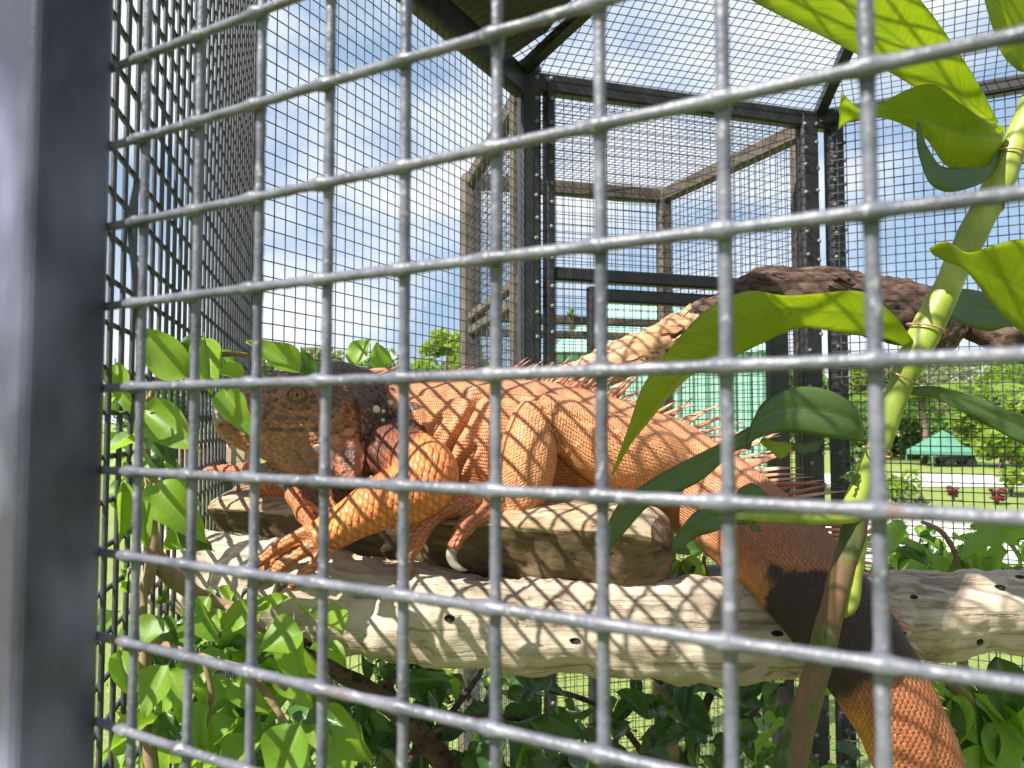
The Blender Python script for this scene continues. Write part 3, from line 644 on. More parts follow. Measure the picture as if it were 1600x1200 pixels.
# crest spines
def spine_mesh(nm, curve, mat):
    g = Geo(); n = 9; c = [(curve*(t**2), 0, t) for t in np.linspace(0, 1, n)]
    rr = np.array([1, 1.02, .95, .83, .7, .55, .4, .22, .04]); g.tube(c, rr*.105, rr*.06, seg=8, side=(0, 1, 0))
    return mesh(nm, g.v, g.f, mat, True, g.uv)
m = M('spine_horn'); tcn = m.n('TexCoord'); sp = m.n('SeparateXYZ'); m.l(tcn.outputs['Object'], sp.inputs[0]); oi = m.n('ObjectInfo')
c1 = m.ramp(sp.outputs[2], [(0, (.56, .20, .08)), (.45, (.68, .42, .29)), (1, (.50, .30, .22))]); c2 = m.ramp(sp.outputs[2], [(0, (.40, .10, .045)), (.6, (.36, .11, .06)), (1, (.22, .06, .04))])
m.col(m.mix(oi.outputs['Random'], c1, c2)); m.set(Roughness=.4); m.bump(m.noise(m.coord('Object', (30, 30, 3)), 3, 3), .3, .02); MAT['spine'] = m.m
SPM = [spine_mesh('spine', k, MAT['spine']) for k in (.18, .32, .08)]
kind, c, hh, hw, fr = CURVES[0]
def lenpx(x, i):
    return float(np.interp(x, [548, 570, 660, 700, 800, 850, 930, 1000, 1060, 1110, 1170, 1225, 1265, 1300, 1345, 1400, 1500], [36, 64, 58, 46, 50, 68, 62, 70, 84, 98, 102, 84, 64, 50, 32, 20, 16]))
pos, i = 0, 0
s = s_at(556); end = float(arcT[372])
while s < end:
    j = int(np.argmin(np.abs(arcT-s))); x_ = pxT[j]; T_ = Vector(c[min(j+1, len(c)-1)]-c[j-1]).normalized(); Nn = Vector(fr[j][1])
    if Nn.z < 0 and x_ < 1000: Nn = -Nn
    base = Vector(c[j])+Nn*hh[j]*.965
    hloc, hn, _, _ = bvh.ray_cast(base+Nn*.03, -Nn)
    if hloc and (hloc-base).length < .02: base = hloc-Nn*.0015
    y_ = c[j][1]; ln = lenpx(x_, i)*y_/1200*random.uniform(.72, 1.12)
    lean = np.interp(x_, [550, 640, 800, 1000, 1250, 1450], [1.5, 1.25, .85, .85, .95, .9])+random.uniform(-.32, .32)
    d = (T_*lean+Nn+Vector((0, random.uniform(-.35, .35) if x_ > 660 else random.uniform(-.8, .5), 0))).normalized()
    sx = (T_-d*T_.dot(d)).normalized(); sy = d.cross(sx)
    wid = max(ln*np.interp(ln, [.008, .02, .05], [1.15, .60, .35])*random.uniform(.75, 1.25), .005)
    o = bpy.data.objects.new('spine', SPM[i % 3]); link(o, ig)
    o.matrix_basis = Matrix.Translation(Vector((0, 0, 0)))
    mt = Matrix((sx*wid, sy*wid*.8, d*ln)).transposed().to_4x4(); mt.translation = base
    o.matrix_basis = mt
    s += float(np.interp(x_, [550, 700, 900, 1300, 1500], [.0045, .0046, .0050, .0068, .007])); i += 1
# things set on the skin: place found by looking along the line of sight at the body's own surface
def on_skin(px, py):
    p, n = hit(bvh, px, py); return p, n
def dome_mesh(nm, mat, flat=.35, ridge=0):
    g = Geo(); n = 12; V = []; F = []
    for k, (r, h) in enumerate(((1, -.25), (.97, .05), (.82, .22), (.5, .33), (.0, .36))):
        if r == 0: V.append((0, 0, h*flat/.36)); continue
        V += [(r*math.cos(2*math.pi*t/n), r*math.sin(2*math.pi*t/n), h*flat/.36) for t in range(n)]
    for k in range(3): F += [(k*n+t, k*n+(t+1) % n, (k+1)*n+(t+1) % n, (k+1)*n+t) for t in range(n)]
    F += [(3*n+t, 3*n+(t+1) % n, 4*n) for t in range(n)]
    return mesh(nm, V, F, mat, True)
def put(name, me, px, py, rx, ry, rot=0, sink=0, hgt=None):
    p, n = on_skin(px, py)
    if p is None: return None
    x = Vector((math.cos(rot), 0, math.sin(rot))); x = (x-n*x.dot(n)).normalized(); y = n.cross(x); k = p.y/1200
    o = bpy.data.objects.new(name, me); link(o, ig); mt = Matrix((x*rx*k, y*ry*k, n*(hgt if hgt else min(rx, ry)*k))).transposed().to_4x4(); mt.translation = p-n*sink; o.matrix_basis = mt
    return o
def scalemat(name, c1, c2, rough=.42):
    m = M(name); oi = m.n('ObjectInfo'); f = m.noise(m.coord('Object'), 2.2, 4); m.col(m.mix(m.math('ADD', m.math('MULTIPLY', f, .6), m.math('MULTIPLY', oi.outputs['Random'], .5)), c1, c2)); m.set(Roughness=rough); m.bump(f, .2, .05); return m.m
MAT['sc_dark'] = scalemat('dark_scale', (.045, .033, .03), (.13, .075, .05)); MAT['sc_tan'] = scalemat('tan_scale', (.13, .07, .045), (.30, .145, .08)); MAT['sc_grey'] = scalemat('grey_scale', (.17, .11, .095), (.29, .185, .15))
MAT['sc_pink'] = scalemat('pink_scale', (.36, .14, .10), (.52, .24, .17)); MAT['sc_cream'] = scalemat('cream_tubercle', (.50, .40, .30), (.68, .58, .46)); MAT['sc_black'] = scalemat('black_tubercle', (.012, .011, .012), (.05, .042, .042))
m = M('cheek_plate'); tcn = m.n('TexCoord'); ln_ = m.n('VectorMath', _operation='LENGTH'); mp = m.n('Mapping'); mp.inputs['Scale'].default_value = (1, 1, 0); m.l(tcn.outputs['Object'], mp.inputs[0]); m.l(mp.outputs[0], ln_.inputs[0])
f = m.noise(tcn.outputs['Object'], 3., 5, .6); m.col(m.ramp(m.math('ADD', ln_.outputs['Value'], m.math('MULTIPLY', m.math('SUBTRACT', f, .5), .9)), [(.25, (.16, .09, .08)), (.6, (.40, .15, .09)), (.92, (.46, .15, .07)), (1, (.06, .03, .025))])); m.set(Roughness=.38); m.bump(f, .4, .1); MAT['sc_plate'] = m.m
DM = {k: dome_mesh('scale', MAT[k]) for k in ('sc_dark', 'sc_tan', 'sc_grey', 'sc_pink', 'sc_cream', 'sc_black', 'sc_plate')}
taken = []
def free(x, y, r):
    for a, b, q in taken:
        if (a-x)**2+(b-y)**2 < (.86*(q+r))**2: return False
    taken.append((x, y, r)); return True
for x, y, rx, ry, k, rot in ((545, 714, 25, 38, 'sc_plate', .1), (511, 726, 14, 31, 'sc_grey', -.25), (522, 689, 13, 9, 'sc_pink', -.2), (497, 703, 11, 10, 'sc_grey', .2), (545, 676, 10, 7, 'sc_pink', 0), (489, 724, 9, 10, 'sc_grey', .3),
                             (478, 706, 9, 9, 'sc_grey', .2), (472, 725, 8, 7, 'sc_grey', .4), (489, 743, 9, 9, 'sc_grey', 0), (460, 712, 8, 7, 'sc_grey', 0), (566, 700, 5, 12, 'sc_pink', 0), (566, 670, 5, 9, 'sc_grey', 0), (505, 755, 11, 8, 'sc_grey', 0), (530, 753, 12, 9, 'sc_pink', 0)):
    o = put('cheek_plate', DM[k], x, y, rx, ry, rot, 0, .0024 if rx > 13 else .0034); taken.append((x, y, (rx+ry)/2))
    if o and (x, y) == (545, 714): o['label'] = 'large pink round cheek plate'
for q in range(12):
    for yy, dy in ((653, 1), (671, -1)):
        x = 366+q*11.2+(3 if dy < 0 else 0); y = yy+.02*(x-366)*dy*0-(4 if q < 2 else 0)*0
        put('lip_scale', DM['sc_dark' if (q+dy) % 3 else 'sc_tan'], x, y, 6.2, 4.6, 0, 0, .0017); taken.append((x, y, 5))
taken.append((465, 618, 21)); taken.append((541, 645, 13)); taken.append((353, 634, 16))
n_sc = 0
for t in range(6000):
    x, y = random.uniform(350, 578), random.uniform(584, 752)
    p, n = on_skin(x, y)
    if p is None or kn[bvh.find_nearest(p)[2] and me.polygons[bvh.find_nearest(p)[2]].vertices[0]] != 'head': continue
    if abs(y-662) < 5 and 360 < x < 495: continue
    big = 642 < y < 655 or 669 < y < 679
    r = 6.4 if big and x < 500 else (5.2 if y < 640 and x < 450 else (3.6 if x > 495 else 4.4))
    if y > 700: r = 4.6
    r *= random.uniform(.8, 1.2)
    if n_sc < 270 and free(x, y, r):
        k = 'sc_dark' if (big and random.random() < .75) or (y < 640 and random.random() < .5) or (x > 500 and y < 640) else ('sc_grey' if y > 695 or y < 600 else 'sc_tan')
        put('scale', DM[k], x, y, r*1.1, r*.86, random.uniform(-.2, .2), 0, .0016); n_sc += 1
for t in range(120):
    x, y = min(612, random.gauss(594, 11)), random.uniform(585, 740)
    cream = 628 < y < 662 and abs(x-594) < 16 and random.random() < .6
    r = random.uniform(3.5, 7) if cream else random.uniform(2.5, 5)
    p, n = on_skin(x, y)
    if p is None or kn[me.polygons[bvh.find_nearest(p)[2]].vertices[0]] not in ('head', 'trunk'): continue
    if free(x, y, r): put('tubercle', DM['sc_cream' if cream else 'sc_black'], x, y, r, r, 0, 0, .0045 if cream else .0035)
# eye
MAT['eye'] = plain('iris', (.34, .14, .04), .03, .5, 300); MAT['pupil'] = plain('pupil', (.004, .004, .004), .05)
EM = dome_mesh('eye', MAT['eye'], .55); e_ = put('eye', EM, 465, 617, 8.5, 7, 0, -.0004, .0045)
PM = dome_mesh('pupil', MAT['pupil'], .3)
if e_:
    p, n = on_skin(465, 617); o = bpy.data.objects.new('pupil', PM); COL.objects.link(o); mt = e_.matrix_basis.copy(); o.parent = e_
    o.matrix_basis = Matrix.Translation((0.02, 0, .44)) @ Matrix.Diagonal((.42, .55, .5, 1))
def ringlid(px, py, rx, ry, th, mat):
    g = Geo(); p, n = on_skin(px, py)
    if p is None: return
    x = Vector((1, 0, .08)); x = (x-n*x.dot(n)).normalized(); y = n.cross(x); k = p.y/1200; V, F = [], []
    ns, nr = 28, 7
    for i in range(ns):
        a = 2*math.pi*i/ns; cdir = x*math.cos(a)*rx*k+y*math.sin(a)*ry*k*(1-.25*abs(math.cos(a)))
        o_ = cdir.normalized()
        for j in range(nr):
            b = 2*math.pi*j/nr; V.append(p+n*.0012+cdir+(o_*math.cos(b)+n*math.sin(b))*th)
    F = [(i*nr+j, ((i+1) % ns)*nr+j, ((i+1) % ns)*nr+(j+1) % nr, i*nr+(j+1) % nr) for i in range(ns) for j in range(nr)]
    g.add(V, F); g.build('eyelid', mat, ig, True)
ringlid(465, 617, 10.5, 8, .0014, MAT['sc_tan']); ringlid(465, 617, 16, 12, .0012, MAT['sc_dark']); 
put('nostril', dome_mesh('nostril', MAT['pupil'], .2), 360, 628, 4, 3, .4, .0002, .001)
# claws
MAT['claw'] = plain('claw_horn', (.27, .235, .19), .35, .35, 120); MAT['claw_dark'] = plain('dark_claw', (.10, .075, .06), .35, .4, 120)
def claw(rows, mat):
    q = crom(rows, 24); c = np.array([tuple(P(*t[:3])) for t in q]); g = Geo(); g.tube(c, q[:, 3]*q[:, 2]/1200, seg=10); g.build('claw', mat, ig, True)
claw([(711, 850, .611, 9), (705, 866, .609, 8.5), (709, 880, .608, 7), (719, 888, .607, 4.5), (730, 891, .607, 1)], MAT['claw'])
claw([(633, 905, .610, 8), (630, 920, .607, 6), (634, 934, .606, 4), (640, 942, .606, 1)], MAT['claw_dark'])
for rows in ([(403, 886, .587, 8), (392, 889, .585, 6), (384, 897, .585, 3.5), (381, 905, .586, 1)], [(409, 902, .585, 7.5), (398, 905, .582, 6), (390, 913, .581, 3.5), (388, 922, .582, 1)], [(449, 909, .584, 8), (440, 914, .581, 6), (435, 924, .580, 3.5), (434, 932, .581, 1)],
             [(394, 917, .600, 6), (386, 920, .598, 5), (380, 928, .597, 3), (378, 936, .598, 1)], [(508, 766, .622, 8), (506, 752, .622, 6), (500, 744, .624, 1)], [(455, 769, .632, 10), (447, 760, .632, 7), (436, 758, .634, 1)]):
    claw(rows, MAT['claw_dark'])
#PART3
# ------------------------------------------------------------------ leaves and plants
def leaf_mesh(mat, droop, fold, wav, tipw=.8, pet=.12, seed=0):
    """a unit leaf: stalk at the origin, tip at x = 1, widest half width 0.5"""
    rnd = random.Random(seed); V, F, UV = [], [], []; nx, ny = 13, 7
    for i in range(nx):
        t = i/(nx-1)
        wd = .5*(math.sin(math.pi*min(1, t**tipw))**.75)*(1-.25*t)*1.12 if 0 < i < nx-1 else .012
        if t > .86: wd *= 1-.45*(t-.86)/.14
        for j in range(ny):
            v = (j-3)/3
            z = -droop*t*t+fold*abs(v)**1.3*wd+wav*math.sin(t*9+seed+v)*abs(v)**2*.5
            V.append((pet+(1-pet)*t, v*wd, z)); UV.append((t, v))
    F = [(i*ny+j, i*ny+j+1, (i+1)*ny+j+1, (i+1)*ny+j) for i in range(nx-1) for j in range(ny-1)]
    o = len(V); c = [(0, 0, -.0), (pet*.5, 0, .012), (pet*1.05, 0, .0)]
    tv, tf, _, _ = tube_geo(c, .016, seg=5); V += [tuple(p) for p in tv]; UV += [(0, 0)]*len(tv); F += [tuple(k+o for k in f) for f in tf]
    return mesh('leaf', V, F, mat, True, UV)
LM = {k: [leaf_mesh(MAT[k], d, f, w, tw, .1, s) for s, (d, f, w, tw) in enumerate(((.14, .34, .10, .8), (.30, .22, .14, .75), (.06, .55, .08, .85), (.42, .34, .16, .8)))] for k in ('ficus', 'ficus_dark')}
def place_leaf(parent, me, base, tip, width, nrm, lab=None):
    base, tip, nrm = Vector(base), Vector(tip), Vector(nrm)
    x = tip-base; n = nrm-x*(nrm.dot(x)/x.length_squared); n = n.normalized() if n.length > 1e-5 else x.orthogonal().normalized(); y = n.cross(x.normalized())
    o = bpy.data.objects.new('leaf', me); link(o, parent); mt = Matrix((x, y*width, n*x.length)).transposed().to_4x4(); mt.translation = base; o.matrix_basis = mt
    if lab: o['label'] = lab
    return o
def rv(s=1): return Vector((random.gauss(0, s), random.gauss(0, s), random.gauss(0, s)))
def branch(parent, rows, mat, n=40, knob=.1, name='branch'):
    c, r = px_path(rows, n); r = r*(1+knob*np.sin(np.linspace(0, 1, n)*23)**8)
    g = Geo(); g.tube(c, r, seg=9, disp=lambda s, a, p: .0006*noise.noise(p*120)); return g.build(name, mat, parent, True)
def stem_down(parent, p, r, mat):
    p = Vector(p); c = crom([tuple(p), (p.x+.02, p.y+.02, p.z*.6), (p.x-.01, p.y+.05, p.z*.25), (p.x, p.y+.06, -.02)], 24); g = Geo(); g.tube(c, np.linspace(r, r*1.5, 24), seg=9); g.build('stem', mat, parent, True)
CAMV = Vector((0, -1, .25))
def fill(parent, kind, regions, keep=None):
    for x0, x1, y0, y1, Y0, Y1, n, l0, l1 in regions:
        for _ in range(n):
            px, py, Y = random.uniform(x0, x1), random.uniform(y0, y1), random.uniform(Y0, Y1)
            if keep and not keep(px, py): continue
            base = P(px, py, Y); ln = random.uniform(l0, l1); d = (Vector((random.gauss(0, 1), random.gauss(0, .8), random.gauss(-.55, .55)))).normalized()
            nrm = Vector((-.35, -.35, .75))+rv(.5)
            k = kind if random.random() < (.92 if kind == 'ficus_dark' else .75) else ('ficus' if kind == 'ficus_dark' else 'ficus_dark')
            place_leaf(parent, random.choice(LM[k]), base, base+d*ln, ln*random.uniform(.34, .64), nrm)
# 1 the ficus at the left wall
f1 = thing('ficus_bush', (P(250, 900, .5).x, .5, 0), 'leafy bright green ficus with curling glossy leaves at the left wall by the snout', 'ficus', 'ficus bushes around the perch')
for rows in ([(238, 760, .44, 11), (236, 815, .44, 10), (240, 860, .44, 11), (232, 905, .44, 9), (222, 940, .44, 7), (228, 985, .43, 7), (262, 1010, .42, 7), (320, 1030, .41, 7), (400, 1050, .41, 6), (450, 1075, .41, 6)],
             [(240, 862, .44, 12), (262, 895, .45, 14), (300, 925, .47, 12), (350, 945, .48, 8), (400, 950, .48, 6)], [(238, 765, .44, 9), (228, 700, .44, 7), (232, 640, .44, 6), (250, 590, .44, 5), (290, 575, .45, 5), (340, 555, .46, 4), (400, 555, .48, 3)],
             [(225, 660, .44, 4), (240, 610, .46, 4), (300, 570, .47, 3)], [(395, 1050, .42, 6), (420, 1090, .42, 6), (445, 1130, .42, 5)], [(230, 985, .43, 8), (225, 1060, .43, 9), (232, 1130, .43, 10), (238, 1230, .43, 11)],
             [(320, 1030, .41, 4), (330, 1090, .41, 4), (315, 1160, .41, 4)], [(350, 945, .48, 5), (420, 990, .46, 4), (470, 1000, .46, 3)]):
    branch(f1, rows, MAT['twig'])
stem_down(f1, P(238, 1225, .43), .0042, MAT['twig'])
for bx, by, tx, ty, wpx, Y, nr, k, v in (
    (302, 596, 218, 512, 62, .42, (-.5, -.7, .6), 'ficus', 0), (318, 520, 330, 615, 46, .43, (.2, -.8, .5), 'ficus', 2), (478, 588, 388, 528, 44, .47, (-.2, -.75, .6), 'ficus', 0), (345, 598, 392, 682, 44, .45, (-.3, -.9, .35), 'ficus', 1),
    (218, 632, 306, 700, 62, .41, (-.3, -.85, .5), 'ficus', 0), (232, 640, 262, 720, 46, .41, (.1, -.9, .2), 'ficus_dark', 1), (230, 748, 306, 832, 62, .42, (-.2, -.8, .6), 'ficus', 3), (192, 742, 188, 850, 26, .42, (.6, -.7, .3), 'ficus', 2),
    (224, 775, 228, 855, 30, .40, (.3, -.9, .2), 'ficus', 2), (180, 560, 196, 645, 36, .43, (-.2, -.9, .3), 'ficus', 1), (330, 545, 300, 520, 24, .47, (-.2, -.6, .7), 'ficus', 1), (372, 570, 322, 548, 26, .48, (-.2, -.7, .7), 'ficus', 0),
    (385, 590, 335, 578, 34, .48, (-.1, -.9, .5), 'ficus', 2), (490, 590, 470, 548, 26, .49, (-.1, -.9, .4), 'ficus_dark', 1), (600, 580, 588, 536, 34, .78, (0, -1, .3), 'ficus', 0), (545, 572, 572, 528, 40, .78, (-.2, -.9, .4), 'ficus', 1), (610, 545, 606, 575, 24, .79, (0, -1, .3), 'ficus_dark', 0),
    (330, 925, 296, 990, 40, .45, (-.1, -.9, .5), 'ficus', 0), (300, 930, 340, 1005, 38, .44, (-.4, -.8, .5), 'ficus', 2), (345, 990, 395, 935, 46, .45, (-.2, -.8, .6), 'ficus', 1), (400, 960, 448, 930, 30, .45, (-.1, -.7, .7), 'ficus', 0),
    (480, 985, 405, 1010, 66, .42, (-.3, -.8, .6), 'ficus', 0), (455, 965, 470, 1070, 50, .43, (-.2, -.9, .4), 'ficus', 2), (440, 1030, 478, 1105, 52, .43, (-.1, -.9, .4), 'ficus', 1), (475, 1120, 425, 1240, 84, .40, (-.3, -.9, .4), 'ficus', 0),
    (268, 1030, 220, 1120, 60, .40, (-.3, -.9, .3), 'ficus', 0), (262, 1040, 290, 1110, 40, .42, (.1, -.9, .4), 'ficus', 1), (300, 1110, 330, 1180, 44, .42, (.2, -.9, .3), 'ficus', 2), (320, 1085, 300, 1175, 40, .41, (-.2, -.9, .3), 'ficus', 3), (360, 1060, 410, 1110, 40, .43, (-.1, -.9, .5), 'ficus', 1),
    (255, 960, 210, 1010, 46, .43, (-.2, -.9, .4), 'ficus', 1), (250, 965, 275, 1010, 40, .44, (-.2, -.9, .4), 'ficus_dark', 0), (185, 1010, 205, 1090, 34, .43, (.3, -.9, .3), 'ficus', 2), (390, 1140, 350, 1210, 50, .42, (-.3, -.8, .4), 'ficus', 0), (520, 1150, 540, 1230, 60, .45, (-.1, -.9, .4), 'ficus', 0)):
    b, t = P(bx, by, Y), P(tx, ty, Y-.012)
    place_leaf(f1, LM[k][v], b, t, PX(wpx, Y)*1.02, nr)
# added leaf spray out of view past the post, to shade the head
for k in range(44):
    q = P(random.uniform(376, 572), random.uniform(575, 752), random.uniform(.64, .69))+SUN*random.uniform(.44, .56)
    d = Vector((random.gauss(0, 1), random.gauss(0, 1), random.gauss(-.3, .4))).normalized(); ln = random.uniform(.04, .055)
    if 800+(q.x+.03)/q.y*1200 < 150: place_leaf(f1, random.choice(LM['ficus']), q-d*ln*.5, q+d*ln*.5, ln*.62, SUN+rv(.3))
for k in range(5):  # added unseen twigs that carry the shading leaves
    e = P(random.uniform(400, 540), random.uniform(600, 730), .66)+SUN*.5; b0 = Vector((-.36, .5, .9)); c = crom([(-.34, .48, .02), tuple(b0), tuple(b0.lerp(e, .6)+Vector((0, 0, .05))), tuple(e)], 24)
    g = Geo(); g.tube(c, np.linspace(.005, .0015, 24), seg=7); g.build('branch', MAT['twig'], f1, True)
fill(f1, 'ficus', [(185, 300, 520, 900, .44, .52, 24, .022, .034), (300, 480, 940, 1200, .46, .60, 60, .028, .050), (185, 300, 940, 1200, .42, .55, 34, .024, .036), (330, 480, 1080, 1220, .43, .5, 22, .03, .052)])
# 2 the ficus below the log, its shade painted into the dark leaf colour
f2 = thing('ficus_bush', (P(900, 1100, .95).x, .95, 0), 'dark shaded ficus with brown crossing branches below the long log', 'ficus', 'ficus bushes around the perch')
for rows in ([(470, 1000, .60, 10), (520, 1045, .62, 12), (580, 1080, .65, 14), (640, 1130, .68, 16), (700, 1200, .7, 17), (760, 1290, .74, 18)], [(1040, 1040, .9, 14), (1035, 1090, .9, 16), (1042, 1150, .9, 18), (1040, 1260, .9, 20)],
             [(1050, 1075, .9, 8), (1075, 1050, .92, 7), (1090, 1000, .95, 6)], [(1120, 1060, .86, 6), (1100, 1110, .88, 7), (1080, 1170, .9, 9), (1075, 1260, .9, 10)], [(590, 1085, .66, 5), (640, 1040, .7, 5), (680, 1010, .74, 4)], [(1090, 1130, .88, 5), (1050, 1080, .86, 4), (1010, 1050, .85, 4)],
             [(660, 1150, .68, 5), (740, 1120, .7, 4), (820, 1125, .74, 4), (900, 1150, .78, 4)], [(640, 1190, .66, 6), (700, 1120, .72, 5), (745, 1060, .8, 4), (760, 1030, .84, 3)], [(1020, 1200, .86, 5), (960, 1120, .84, 5), (905, 1090, .86, 4), (860, 1080, .9, 4)], [(1130, 1200, .8, 4), (1180, 1110, .82, 4), (1230, 1060, .86, 4)]):
    branch(f2, rows, MAT['twig'] if rows[0][0] > 1000 and rows[0][3] > 12 else MAT['bark'])
stem_down(f2, P(1040, 1258, .9), .016, MAT['twig']); stem_down(f2, P(760, 1288, .74), .011, MAT['bark'])
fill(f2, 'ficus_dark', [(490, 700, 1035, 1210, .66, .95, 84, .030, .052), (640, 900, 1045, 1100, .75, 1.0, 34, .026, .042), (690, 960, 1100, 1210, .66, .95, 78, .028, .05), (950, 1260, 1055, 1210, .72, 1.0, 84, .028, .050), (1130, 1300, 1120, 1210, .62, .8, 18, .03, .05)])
# 3 the green shoots beyond the right end of the log
f3 = thing('ficus_bush', (P(1490, 900, .85).x, .85, 0), 'sunlit light green ficus shoots behind the right end of the long log', 'ficus', 'ficus bushes around the perch')
for rows in ([(1500, 900, .85, 5), (1490, 860, .85, 4), (1470, 830, .84, 4), (1440, 815, .84, 3)], [(1490, 880, .86, 4), (1530, 850, .86, 4), (1570, 835, .86, 3), (1620, 820, .86, 3)], [(1400, 890, .84, 3), (1420, 850, .84, 3), (1400, 820, .84, 3)], [(1500, 895, .86, 6), (1505, 1000, .86, 7), (1500, 1150, .86, 8), (1500, 1260, .86, 9)]):
    branch(f3, rows, MAT['twig'])
stem_down(f3, P(1500, 1255, .86), .007, MAT['twig'])
fill(f3, 'ficus', [(1385, 1480, 815, 890, .78, .95, 34, .028, .05), (1480, 1610, 825, 890, .8, 1.0, 40, .03, .055)])
# 4 the strap leaved shrub below the right end of the log
f4 = thing('strap_leaf_shrub', (P(1490, 1130, .8).x, .8, 0), 'drooping olive shrub with narrow strap leaves below the right end of the log', 'shrub')
for rows in ([(1420, 1040, .76, 8), (1470, 1060, .75, 8), (1520, 1100, .74, 7), (1580, 1150, .73, 7), (1650, 1200, .73, 6)], [(1500, 1030, .80, 5), (1540, 1090, .78, 5), (1560, 1160, .77, 5), (1590, 1240, .77, 5)], [(1470, 1060, .75, 4), (1480, 1130, .75, 4), (1500, 1200, .75, 4)], [(1420, 1050, .78, 5), (1440, 1120, .78, 5), (1430, 1260, .8, 8)]):
    branch(f4, rows, MAT['twig'])
stem_down(f4, P(1430, 1255, .8), .008, MAT['twig'])
for _ in range(62):
    px, py, Y = random.uniform(1395, 1610), random.uniform(1030, 1160), random.uniform(.70, .95)
    b = P(px, py, Y); ln = random.uniform(.05, .09); d = Vector((random.gauss(.15, .45), random.gauss(0, .4), random.gauss(-.85, .3))).normalized()
    place_leaf(f4, LM['ficus_dark' if random.random() < .6 else 'ficus'][random.choice((0, 2, 3))], b, b+d*ln, ln*random.uniform(.18, .28), Vector((-.4, -.5, .4))+rv(.5))
for bx, by, tx, ty, wpx, k in ((1535, 1120, 1590, 1210, 66, 'ficus'), (1560, 1190, 1480, 1205, 50, 'ficus'), (1475, 1075, 1492, 1190, 40, 'ficus_dark'), (1555, 1015, 1580, 1130, 62, 'ficus_dark'), (1505, 1075, 1480, 1180, 40, 'ficus'), (1455, 1040, 1460, 1120, 30, 'ficus')):
    place_leaf(f4, LM[k][0], P(bx, by, .7), P(tx, ty, .69), PX(wpx, .7), (-.2, -.8, .5))
# small leaves beside the end of the plank
f5 = thing('ficus_sprig', P(1110, 905, .66), 'small bright green sprig between plank end and tail on the long log', 'sprig')
branch(f5, [(1112, 910, .66, 3), (1100, 880, .66, 3), (1108, 850, .66, 2)], MAT['twig'])
for bx, by, tx, ty, wpx, k in ((1062, 872, 1104, 905, 34, 'ficus'), (1068, 872, 1022, 912, 22, 'ficus'), (1100, 860, 1060, 862, 26, 'ficus_dark'), (1085, 880, 1060, 900, 26, 'ficus_dark')):
    place_leaf(f5, LM[k][0], P(bx, by, .655), P(tx, ty, .648), PX(wpx, .65), (-.3, -.8, .6))

# ------------------------------------------------------------------ the broad leaved plant in front of the tail
bp = thing('broadleaf_plant', (P(1240, 1200, .50).x, .50, 0), 'tall broad leaved plant with jointed green stem rising in front of the tail', 'plant')
def stem(rows, mat, n=70, name='stem'):
    c, r = px_path(rows, n); r = r*(.88 if len(rows) > 13 else 1); g = Geo(); g.tube(c, r, seg=20, disp=lambda s, a, p: .0007*nz3(p, 45)); return g.build(name, mat, bp, True)
up_stem = stem([(1640, 95, .475, 20), (1603, 185, .475, 21), (1580, 240, .475, 22), (1560, 290, .475, 25), (1530, 345, .475, 24), (1502, 400, .475, 24), (1475, 460, .475, 24), (1448, 515, .475, 26), (1425, 560, .475, 25), (1408, 600, .478, 21), (1390, 650, .48, 19), (1372, 700, .483, 19), (1352, 750, .487, 20), (1338, 790, .49, 24)], MAT['stem'], 90)
stem([(1340, 782, .49, 19), (1334, 830, .493, 19), (1320, 880, .496, 18), (1306, 930, .498, 18), (1291, 990, .50, 19), (1276, 1050, .50, 19), (1263, 1095, .50, 20), (1244, 1155, .50, 23), (1228, 1215, .50, 26), (1215, 1300, .50, 27)], MAT['stem_old'], 80)
stem([(1346, 800, .492, 9), (1342, 850, .493, 11), (1334, 900, .496, 12), (1326, 945, .499, 13), (1316, 962, .50, 6)], MAT['stem'], 30, 'side_shoot')
stem_down(bp, P(1215, 1298, .50), .015, MAT['stem_old'])
MAT['node'] = plain('pink_node', (.42, .22, .16), .5, .2, 60)
for px, py, rr, ang in ((1578, 243, 24, .45), (1540, 318, 26, .5), (1446, 515, 28, .42), (1412, 594, 24, .4), (1371, 704, 21, .36)):
    p = P(px, py, .475); c = []
    g = Geo(); t = Vector((math.sin(ang), 0, math.cos(ang))); s1 = Vector((0, 1, 0)); s2 = t.cross(s1); k = .475/1200
    ring = [p+(s1*math.cos(a)+s2*math.sin(a))*rr*k+t*.0012*math.sin(2*a+px) for a in np.linspace(0, 2*math.pi, 25)]; g.tube([tuple(q) for q in ring], .0006, seg=6, caps=False); g.build('stem_node', MAT['node'], bp, True)
